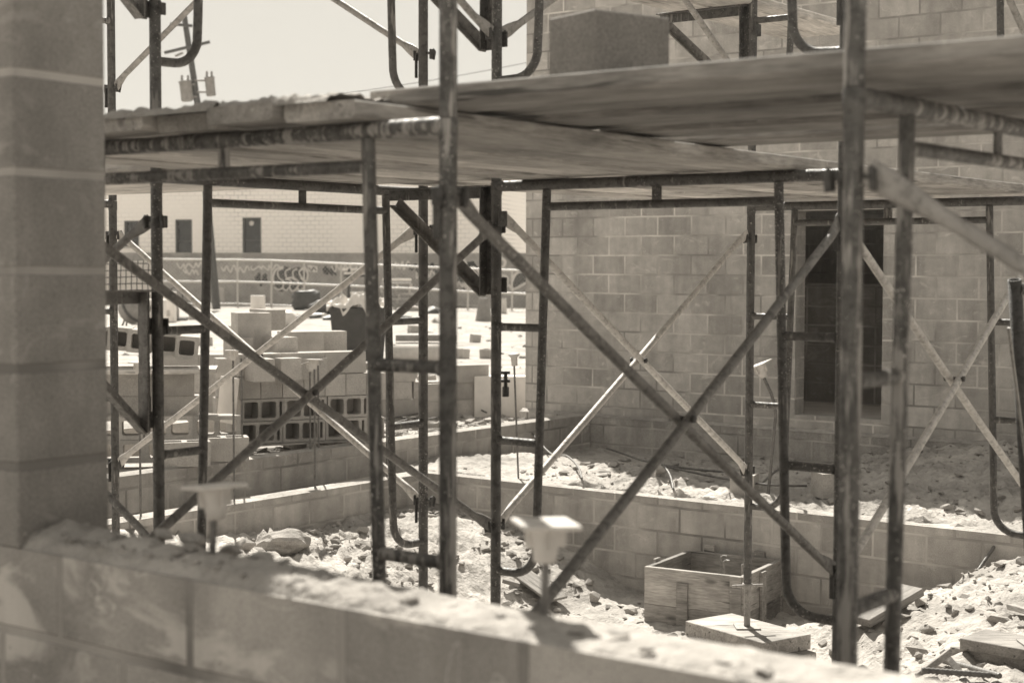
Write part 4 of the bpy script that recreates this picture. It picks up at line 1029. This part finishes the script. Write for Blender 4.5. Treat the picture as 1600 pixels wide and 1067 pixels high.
for i, (px, py, a_, t_) in enumerate(((612, 600, .3, 0), (640, 590, 1.1, 0), (668, 606, .7, 0), (585, 585, .2, 0), (722, 560, .9, 0), (742, 535, .4, 0), (705, 588, 1.3, 0), (330, 585, .5, 0), (322, 612, 1.0, 0), (318, 540, .2, 0), (352, 520, .8, 0), (300, 500, .1, 0), (650, 520, .6, 0), (760, 560, 1.2, 0))):
    p = on_ground(px, py); place(ME_H if i % 3 else ME_B, p - Z3*.02, (cs(a_)+Z3*.12*math.sin(i)).normalized(), (Z3.cross((cs(a_)+Z3*.12*math.sin(i)).normalized())).normalized(), 'loose block on the sunlit ground, ' + ['left of the concrete pipe', 'below the concrete pipe', 'right of the low stack', 'in front of the sacks', 'high on the right of the blurred post', 'farther up right of the blurred post', 'beside the blurred post', 'beyond the left inner leg', 'nearest the left pile', 'behind the left pile', 'left of the main pile top', 'near the compactor', 'in front of the pipe', 'left of the tall wall corner'][i], None, 'loose_block')
for i, (x0, y0_, x1, y1_, w_, lab_) in enumerate(((545, 578, 605, 572, .2, 'flat board lying right of the main pile, upper'), (540, 590, 600, 596, .25, 'flat board lying right of the main pile, lower'), (300, 478, 335, 482, .2, 'flat board on the ground near the compactor'), (448, 500, 500, 497, .25, 'dark flat board beside the low dark sack'), (690, 478, 745, 481, .3, 'long board by the foot of the far fence'), (596, 498, 625, 490, .2, 'board lying before the far pallet stack'))):
    a, c = on_ground(x0, y0_)+Z3*.06, on_ground(x1, y1_)+Z3*.08; o = board(a, c, w_, .06, lab_); o.data.materials[0] = DARK if i == 3 else WOOD
for i, (px, py, r_) in enumerate(((620, 500, .35), (640, 486, .5), (676, 490, .4), (690, 505, .3), (600, 506, .25), (306, 496, .25), (520, 500, .3), (470, 498, .3))):
    p = on_ground(px, py); mb = MB(); chip(mb, p+Z3*r_*.15, r_, i*3, (1.5, .9, .5), i*1.1); o = mb.build('debris_clod', SOIL if i % 2 else DARK, loc=p); tag(o, ['dark clod', 'pale clod'][i % 2] + ' on the far ground, ' + ['left below the far pallets', 'at the foot of the far pallets', 'right of the far pallets', 'nearest the blurred post', 'between bin and pallets', 'near the compactor', 'beside the long dark sack', 'below the rounded dark sack'][i], 'clod')

# mixer, tank and compactor at far left
p = on_ground(210, 512); d = (p-CAMP).dot(FW); s_ = d/F
root = empty('concrete_mixer', p); tag(root, 'pale drum mixer half hidden behind the left posts', 'mixer')
mb = MB(); ax = (RT*.75 + Z3*.5 - FW*.4).normalized(); R_ = 22*s_
mb.lathe([(R_*.3,-R_*1.1),(R_*.9,-R_*.7),(R_,-R_*.1),(R_*.98,R_*.2),(R_*.6,R_*.9),(R_*.5,R_*1.05),(R_*.44,R_*1.02),(R_*.5,R_*.7)], 28, Z3*30*s_, ax); mb.build('mixer_drum', GREY, root)
mb = MB(); mb.lathe([(R_*1.0,-.04),(R_*1.06,-.04),(R_*1.06,.04),(R_*1.0,.04)], 28, Z3*30*s_, ax); mb.build('gear_ring', STEEL_DK, root)
mb = MB()
for sx in (-1, 1): mb.tube([RT*(sx*20*s_), RT*(sx*10*s_)+Z3*26*s_], .025, 8); mb.tube([RT*(sx*20*s_)+FW*.5, RT*(sx*10*s_)+Z3*26*s_], .025, 8)
mb.build('stand', STEEL_DK, root)
p = on_ground(222, 508) + FW*.9; d = (p-CAMP).dot(FW); s_ = d/F; root = empty('water_tank', p); tag(root, 'pale plastic tank between the mixer and the left post', 'tank')
mb = MB(); mb.box((0,0,21*s_), (46*s_, 40*s_, 40*s_), ch=.03); mb.build('tank_body', WHITE, root)
for x in (-12, 2):
    mb = MB(); mb.lathe([(0,.05),(6*s_,.05),(6*s_,0)], 14, (x*s_, -20*s_, 27*s_), Vector((0,-1,0))); mb.build('tank_fitting', GREY, root)
p = on_ground(262, 503); d = (p-CAMP).dot(FW); s_ = d/F; root = empty('equipment_box', p); tag(root, 'white box with a small label standing right of the left post', 'box')
mb = MB(); mb.box((0,0,24*s_), (24*s_, 20*s_, 46*s_), ch=.01); mb.build('box_body', WHITE, root)
mb = MB(); mb.box((1*s_,-10*s_-.004,14*s_), (10*s_, .006, 9*s_)); mb.build('label_plate', CONC, root)
p = on_ground(277, 501); d = (p-CAMP).dot(FW); s_ = d/F; root = empty('compactor', p); tag(root, 'small upright compactor with a cage and handle behind the brace', 'compactor')
mb = MB(); mb.box((2*s_,0,2*s_), (26*s_, .3, 4*s_), ch=.01); mb.build('sole_plate', STEEL_DK, root)
mb = MB(); mb.lathe([(2.2*s_,4*s_),(3.2*s_,6*s_),(3.2*s_,17*s_),(2.4*s_,19*s_),(2.4*s_,30*s_)], 14); mb.build('ram', GREY, root)
mb = MB(); mb.box((0,0,39*s_), (11*s_, .22, 16*s_), ch=.02); mb.build('engine', GREY, root)
mb = MB(); mb.tube([(-9*s_,0,30*s_),(-9*s_,0,50*s_),(0,0,53*s_),(9*s_,0,50*s_),(8*s_,0,30*s_)], .02, 8); mb.build('handle', STEEL_DK, root)

# mesh panel beside the pillar
d = 26; o_ = at(212, 440, d); root = empty('wire_mesh_screen', o_); tag(root, 'pale sheet with coarse wire mesh between the pillar and the left post', 'mesh screen')
mb = MB(); a0, a1, a2, a3 = [at(*q, d)-o_ for q in ((150, 462), (243, 460), (243, 407), (150, 409))]; bk = FW*.03
mb.hexa([a0, a1, a1+bk, a0+bk, a3, a2, a2+bk, a3+bk]); mb.build('backing_sheet', WHITE, root)
for i in range(11):
    x = 154 + i*8.6; mb = MB(); mb.tube([at(x+1.5, 407, d-.02)-o_, at(x, 425, d-.03)-o_, at(x-.5, 445, d-.02)-o_, at(x, 461, d-.02)-o_], .0075, 6); mb.build('mesh_wire', STEEL_DK, root)
for j in range(5):
    y = 412 + j*10.5; mb = MB(); mb.tube([at(150, y+1, d-.02)-o_, at(180, y+.6, d-.03)-o_, at(210, y-.4, d-.02)-o_, at(243, y, d-.02)-o_], .0075, 6); mb.build('mesh_wire', STEEL_DK, root)
for x in (151, 242):
    mb = MB(); mb.tube([at(x, 405, d)-o_, at(x, 490, d)-o_], .025, 8); mb.build('panel_post', STEEL_DK, root)

# chain link fence: gentle bend, posts and rails
FP = [(236, 404, 476, 64), (371, 405, 476, 63.5), (424, 406, 478, 63), (475, 408, 480, 62.5), (533, 411, 482, 62), (591, 413, 485, 61.5), (660, 416, 488, 60.5), (731, 419, 493, 59.5), (800, 421, 496, 58.5), (870, 424, 500, 57.5)]
root = empty('chain_link_fence', at(560, 482, 62)); o_ = at(560, 482, 62); tag(root, 'long chain link fence with bright rails before the graffiti wall', 'fence')
P_t = [at(x, a, d) for x, a, b_, d in FP]; P_b = [at(x, b_, d) for x, a, b_, d in FP]
for t_, b_ in zip(P_t, P_b):
    mb = MB(); mb.tube([b_-Z3*.6-o_, t_-o_], .038, 8); mb.build('fence_post', BRIGHT, root)
for fr_t, nm in ((0.02, 'top_rail'), (.5, 'mid_rail'), (.985, 'bottom_rail')):
    mb = MB(); mb.tube([t_.lerp(b_, fr_t)-o_-FW*.06 for t_, b_ in zip(P_t, P_b)], .042 if fr_t < .9 else .035, 8); mb.build(nm, BRIGHT, root)
for i in range(len(FP)-1):
    a0, a1, a2, a3 = P_b[i], P_b[i+1], P_t[i+1], P_t[i]; X = (a1-a0); X.normalize(); mb = MB()
    m = Matrix((X, Z3.cross(X).normalized(), Z3)).transposed().to_4x4(); m.translation = a0
    inv = m.inverted(); mb.add([inv @ a0, inv @ a1, inv @ a2, inv @ a3], [(0,1,2,3)]); o = mb.build('wire_netting', NET, root); o.matrix_parent_inverse = Matrix.Identity(4)
    o.matrix_local = Matrix.Translation(-o_) @ m

# graffiti wall
GA, GB = at(120, 478, 67), at(900, 486, 64); GA.z = GB.z = -.3; Xg = (GB-GA); Lg = Xg.length; Xg.normalize(); Yg = Z3.cross(Xg)
root = empty('graffiti_wall', GA, math.atan2(Xg.y, Xg.x)); tag(root, 'long low grey concrete wall covered in graffiti behind the chain link fence', 'wall')
mb = MB(); mb.box((Lg/2, .15, 1.2), (Lg, .3, 2.4)); mb.build('wall_panel', SCREENW, root)
mb = MB(); mb.box((Lg/2, .15, 2.4+.05), (Lg, .4, .10)); mb.build('coping', SCREENW, root)
def on_wall(px, py):
    r = ray(px, py); n_ = Yg; t_ = (GA-CAMP).dot(n_)/r.dot(n_); p = CAMP + r*t_ - GA; return p.dot(Xg), p.z
def stroke(pts, w, m, lift, nm='painted_tag'):
    Q = []; P = [Vector(on_wall(*p)) for p in pts]
    for i in range(len(P)-1):
        p0_, p1_, p2_, p3_ = P[max(i-1,0)], P[i], P[i+1], P[min(i+2, len(P)-1)]
        for t in (0, .2, .4, .6, .8): Q.append(.5*((2*p1_) + (p2_-p0_)*t + (2*p0_-5*p1_+4*p2_-p3_)*t*t + (-p0_+3*p1_-3*p2_+p3_)*t**3))
    Q.append(P[-1]); vs = []
    for i, q in enumerate(Q):
        t = (Q[min(i+1, len(Q)-1)]-Q[max(i-1, 0)]); t = t.normalized() if t.length > 0 else Vector((1, 0)); n_ = Vector((-t.y, t.x))*(w/2)
        vs += [(q.x+n_.x, -lift, q.y+n_.y), (q.x-n_.x, -lift, q.y-n_.y)]
    mb = MB(); mb.add(vs, [(2*i, 2*i+1, 2*i+3, 2*i+2) for i in range(len(Q)-1)]); return mb.build(nm, m, root)
def blobg(pts, m, lift, nm='painted_patch'):
    mb = MB(); vs = [(on_wall(*p)[0], -lift, on_wall(*p)[1]) for p in pts]; mb.add(vs, [tuple(range(len(vs)))]); return mb.build(nm, m, root)
# the big dark piece with pale outline left of centre
blobg([(427, 426), (433, 418), (446, 416), (456, 420), (466, 417), (475, 420), (480, 430), (477, 440), (470, 452), (458, 455), (450, 453), (440, 456), (431, 452), (428, 440)], GRAF_D, .006)
rq = random.Random(5)
for off in (0, 12, 23, 34):
    stroke([(443+off*.95, 419+off*.05), (434+off+rq.uniform(-1,1), 424), (436+off, 433+rq.uniform(-2,2)), (443+off, 440), (441+off+rq.uniform(-2,1), 450), (434+off, 455-rq.uniform(0,3)), (429+off, 449)], .06, GRAF_L, .010+.001*off/12)
stroke([(428, 445), (427, 432), (432, 421), (443, 417)], .08, GRAF_L, .015); stroke([(470, 434), (478, 440), (481, 428), (476, 418), (468, 424)], .08, GRAF_L, .016)
stroke([(446, 437), (455, 434), (463, 438)], .08, GRAF_L, .017)
blobg([(481, 414), (496, 416), (496, 426), (482, 424)], GRAF_L, .006); stroke([(483, 418), (487, 423), (490, 418), (494, 423)], .05, GRAF_D, .009)
rg = random.Random(3)
for (x, y, w_, h_, m) in ((278, 415, 40, 12, GRAF_L), (288, 425, 24, 10, GRAF_L), (345, 420, 44, 12, GRAF_L), (392, 418, 46, 9, GRAF_L), (400, 436, 16, 22, GRAF_D), (505, 424, 20, 16, GRAF_D), (520, 418, 30, 14, GRAF_L), (545, 424, 28, 18, GRAF_L), (566, 424, 24, 14, GRAF_D), (610, 415, 30, 14, GRAF_L), (640, 418, 40, 14, GRAF_D), (650, 430, 30, 14, GRAF_L), (705, 445, 30, 14, GRAF_L), (680, 425, 20, 18, GRAF_D)):
    n_ = 9; pts = [(x + w_*i/n_ + rg.uniform(-2.5, 2.5), y + h_*.5*(1 if i % 2 else -1)*rg.uniform(.3, 1)) for i in range(n_+1)]
    stroke(pts, .06 if m is GRAF_L else .10, m, .007+rg.random()*.004)
# the rounded pale outlines at right
blobg([(715, 412), (740, 408), (752, 425), (754, 445), (745, 452), (722, 452), (714, 440)], GRAF_D, .0055)
stroke([(714, 414), (720, 404), (728, 412), (722, 420), (715, 414)], .12, GRAF_L, .012)
stroke([(728, 450), (728, 425), (742, 426), (748, 438), (740, 449), (728, 450)], .11, GRAF_L, .013); stroke([(733, 446), (733, 431), (740, 432), (743, 438), (738, 445), (733, 446)], .10, GRAF_L, .012)
stroke([(728, 422), (740, 418), (752, 430), (755, 446), (744, 454)], .09, GRAF_L, .014)
stroke([(780, 402), (789, 408), (786, 417), (776, 416)], .12, GRAF_L, .012); stroke([(784, 430), (793, 434), (791, 446), (782, 452), (795, 446), (802, 452), (815, 446), (826, 440)], .11, GRAF_L, .013)
stroke([(800, 440), (806, 428), (816, 424), (828, 426)], .11, GRAF_L, .011)
blobg([(798, 450), (802, 430), (814, 426), (830, 430), (830, 444), (812, 448)], GRAF_D, .0057)

# whitewashed building beyond
BA, BB = at(90, 400, 77), at(770, 400, 72); BA.z = BB.z = 0; Xb = BB-BA; Lb = Xb.length; Xb.normalize(); Yb = Z3.cross(Xb)
root = empty('whitewashed_building', BA, math.atan2(Xb.y, Xb.x)); tag(root, 'whitewashed block building with narrow dark windows beyond the graffiti wall', 'building')
zt = at(300, 278, 76).z
def on_b(px, py):
    r = ray(px, py); t_ = (BA-CAMP).dot(Yb)/r.dot(Yb); p = CAMP + r*t_ - BA; return p.dot(Xb), p.z
wins = [(194, 345, 217, 385), (274, 343, 300, 398), (379, 340, 408, 397)]
rects = []
for (x0, y0, x1, y1) in wins:
    a, c = on_b(x0, y1), on_b(x1, y0); rects.append((a[0], a[1], c[0], c[1]))
mb = MB(); xs = [0] + [v for r_ in rects for v in (r_[0], r_[2])] + [Lb]
def bb(x0, x1, z0, z1): mb.hexa([(x0,0,z0),(x1,0,z0),(x1,.3,z0),(x0,.3,z0),(x0,0,z1),(x1,0,z1),(x1,.3,z1),(x0,.3,z1)])
for i in range(0, len(xs), 2): bb(xs[i], xs[i+1], -.3, zt)
for r_ in rects: bb(r_[0], r_[2], -.3, r_[1]); bb(r_[0], r_[2], r_[3], zt)
mb.hexa([(0,.3,-.3),(Lb,.3,-.3),(Lb,9,-.3),(0,9,-.3),(0,.3,zt),(Lb,.3,zt),(Lb,9,zt),(0,9,zt)])
mb.build('wall', WBLOCK, root)
mb = MB(); mb.box((Lb/2, 4.5, zt+.06), (Lb+.2, 9.3, .12)); mb.build('roof_slab', CONC, root)
for i, r_ in enumerate(rects):
    cx, cz, w_, h_ = (r_[0]+r_[2])/2, (r_[1]+r_[3])/2, r_[2]-r_[0], r_[3]-r_[1]
    mb = MB()
    for sx in (-1, 1): mb.box((cx+sx*(w_/2-.04), .10, cz), (.08, .12, h_))
    for sz in (-1, 0, 1): mb.box((cx, .10, cz+sz*(h_/2-.04)-(.12*h_ if sz == 0 else 0)), (w_-.16, .12, .08 if sz else .05))
    f_ = mb.build('window', DARK, root); mb = MB(); mb.box((cx, .17, cz), (w_-.10, .02, h_-.10)); mb.build('pane', GLASS, f_)
    mb = MB(); mb.box((cx, -.03, r_[1]-.05), (w_+.16, .12, .10)); mb.build('sill', CONC, f_)
    if i == 2: mb = MB(); gx, gz_ = on_b(391, 349); mb.lathe([(0,.01),(.12,.01),(.12,0)], 18, (gx, .16, gz_), Vector((0,-1,0))); mb.build('glow_disc', WHITE, f_)  # white disc stands in for a bright spot of light in the window
# dim rise on the horizon
mb = MB(); n_ = 40; vs = []
for i in range(n_+1):
    p = at(lerp(560, 1000, i/n_), 420, 160); h_ = .9 + 1.3*abs(noise.noise(Vector((i*.21, 0, 4)))) + .5*noise.noise(Vector((i*.9, 3, 4)))
    vs += [(p.x, p.y-4, -1), (p.x, p.y, EYE+h_), (p.x, p.y+14, EYE+h_*.6), (p.x, p.y+22, -1)]
mb.add(vs, [(4*i+j, 4*i+4+j, 4*i+5+j, 4*i+1+j) for i in range(n_) for j in range(3)], True); tag(mb.build('hills', SOIL), kind='structure')

# utility pole
d = 58; root = empty('utility_pole', at(330, 330, d)); o_ = at(330, 330, d); tag(root, 'leaning utility pole with two transformers against the sky at top left', 'utility pole')
mb = MB(); mb.tube([at(338, 420, d)-o_-Z3*1.5, at(313, 190, d)-o_, at(288, 26, d)-o_], [.15, .125, .105], 14); mb.build('pole', STEEL_DK, root)
for (a, c, r) in (((257, 83), (328, 66), .055), ((266, 38), (301, 41), .06)):
    a, c = at(*a, d-.2)-o_, at(*c, d-.2)-o_; X = (c-a).normalized(); mb = MB(); mb.box((a+c)/2, ((c-a).length, .1, .1), X); mb.build('crossarm', STEEL_DK, root)
mb = MB(); a, c = at(274, 88, d-.2)-o_, at(286, 83, d-.2)-o_; X = (c-a).normalized(); mb.box((a+c)/2, ((c-a).length, .08, .07), X); mb.build('arm_brace', GREY, root)
for (x0, y0, x1, y1, w_) in ((289, 126, 293, 158, 19), (327, 120, 330, 150, 15)):
    a, c = at(x0, y0, d-.2)-o_, at(x1, y1, d-.2)-o_; ax = (a-c).normalized(); L_ = (a-c).length; r = w_*d/F/2; mb = MB()
    mb.lathe([(0,0),(r*.9,0),(r,.03),(r,L_*.9),(r*1.12,L_*.9),(r*1.12,L_*.95),(r*.6,L_),(0,L_*1.02)], 20, c, ax); t_ = mb.build('transformer', GREY, root)
    for q in (-.5, .5):
        mb = MB(); mb.lathe([(.03,0),(.055,.05),(.03,.08),(.05,.13),(.02,.2)], 10, a + RT*q*r, Z3); mb.build('bushing', GREY, t_)
    for yy in (.2, .8):
        mb = MB(); pa = c.lerp(a, yy); pole_x = at(lerp(303, 309, .5)+(2 if yy < .5 else -2), lerp(y0, y1, 1-yy), d-.1)-o_; mb.tube([pa, pole_x], .04, 8); mb.build('bracket', GREY, t_)
for y, x in ((62, 312), (74, 312)):
    mb = MB(); mb.lathe([(.04,0),(.06,.06),(.03,.1)], 10, at(x, y, d-.2)-o_, Z3); mb.build('insulator', DARK, root)
mb = MB(); Pw = [at(408, 163, 58).lerp(at(850, 93, 75), i/12) - Z3*(.9*math.sin(math.pi*i/12)*.15) for i in range(13)]
mb.tube(Pw, .018, 6); tag(mb.build('overhead_wire', DARK, loc=Pw[0]), 'thin overhead wire crossing the sky behind the middle post', 'wire')
mb = MB(); Pw = [at(120, 254, 64), at(180, 252, 64), at(250, 251, 64), at(420, 248, 66)]; mb.tube(Pw, .02, 6); tag(mb.build('overhead_wire', DARK, loc=Pw[0]), 'short stretch of wire seen in the gap under the near planks at left', 'wire')
# distant pole that carries the wire (beyond the wall corner)
# leaning tube frame at the right edge
d = 5.4; root = empty('leaning_scaffold', at(1610, 760, d)); o_ = at(1610, 760, d); tag(root, 'dark tube frame leaning at the right picture edge, its open end up', 'scaffold')
def otube(a, c, r, nm, m):
    a, c = a-o_, c-o_; ax = (c-a).normalized(); L_ = (c-a).length; mb = MB(); mb.lathe([(r,0),(r,L_),(r*.8,L_),(r*.8,L_-.12)], 20, a, ax); mb.build(nm, m, root)
foot = at(1618, 980, d+.3); otube(foot, at(1585, 437, d), .0235, 'upright', STEEL_DK)
mb = MB(); mb.tube([at(1590, 452, d)-o_, at(1680, 450, d+.2)-o_], .021, 14); mb.build('crosspiece', STEEL_DK, root)
mb = MB(); mb.tube([at(1576, 512, d-.03)-o_, at(1603, 720, d+.1)-o_], .006, 8); mb.build('bright_rod', GALV, root)

mb = MB(); mb.box((0, 400, 8), (3200, 3200, 24)); hz_ = mb.build('flare_haze', DARK); tag(hz_, kind='stuff')  # thin haze added to imitate lens flare over the left background
hm = bpy.data.materials.new('flare_veil'); hm.use_nodes = True; ht = hm.node_tree; ht.nodes.remove(ht.nodes['Principled BSDF'])
pv = ht.nodes.new('ShaderNodeVolumePrincipled'); pv.inputs['Density'].default_value = .0005; pv.inputs['Color'].default_value = (1, .98, .93, 1); pv.inputs['Anisotropy'].default_value = .5
ht.links.new(pv.outputs[0], ht.nodes['Material Output'].inputs['Volume']); hz_.data.materials[0] = hm
# ------------------------------------------------------------------ light, sky
SAZ, SEL = rad(11), rad(47.5)              # sun to the back left: azimuth measured left of the view
sd = Vector((-math.sin(SAZ)*math.cos(SEL), math.cos(SAZ)*math.cos(SEL), math.sin(SEL)))
sun = bpy.data.objects.new('sun', bpy.data.lights.new('sun', 'SUN')); COL.objects.link(sun)
sun.data.energy = 5.0; sun.data.angle = rad(.5); sun.data.color = (1, .955, .86)
sun.rotation_euler = sd.to_track_quat('Z', 'Y').to_euler(); sun.location = (-8, 8, 12)
w = bpy.data.worlds.new('World'); S.world = w; w.use_nodes = True; t = w.node_tree; bg = t.nodes['Background']
sky = t.nodes.new('ShaderNodeTexSky'); sky.sky_type = 'NISHITA'; sky.sun_disc = False
sky.sun_elevation = SEL; sky.sun_rotation = -SAZ; sky.dust_density = 3.0
bw = t.nodes.new('ShaderNodeRGBToBW'); t.links.new(sky.outputs[0], bw.inputs[0])
mr = t.nodes.new('ShaderNodeMapRange'); t.links.new(bw.outputs[0], mr.inputs[0])
mr.inputs[1].default_value = 1; mr.inputs[2].default_value = 7; mr.inputs[3].default_value = 2.55; mr.inputs[4].default_value = 3.55
mu = t.nodes.new('ShaderNodeVectorMath'); mu.operation = 'SCALE'; mu.inputs[0].default_value = (1, .95, .85)
t.links.new(mr.outputs[0], mu.inputs['Scale']); t.links.new(mu.outputs[0], bg.inputs[0]); bg.inputs[1].default_value = .10
S.view_settings.view_transform = 'Standard'; S.view_settings.look = 'None'; S.view_settings.exposure = 1.05; S.view_settings.gamma = 1
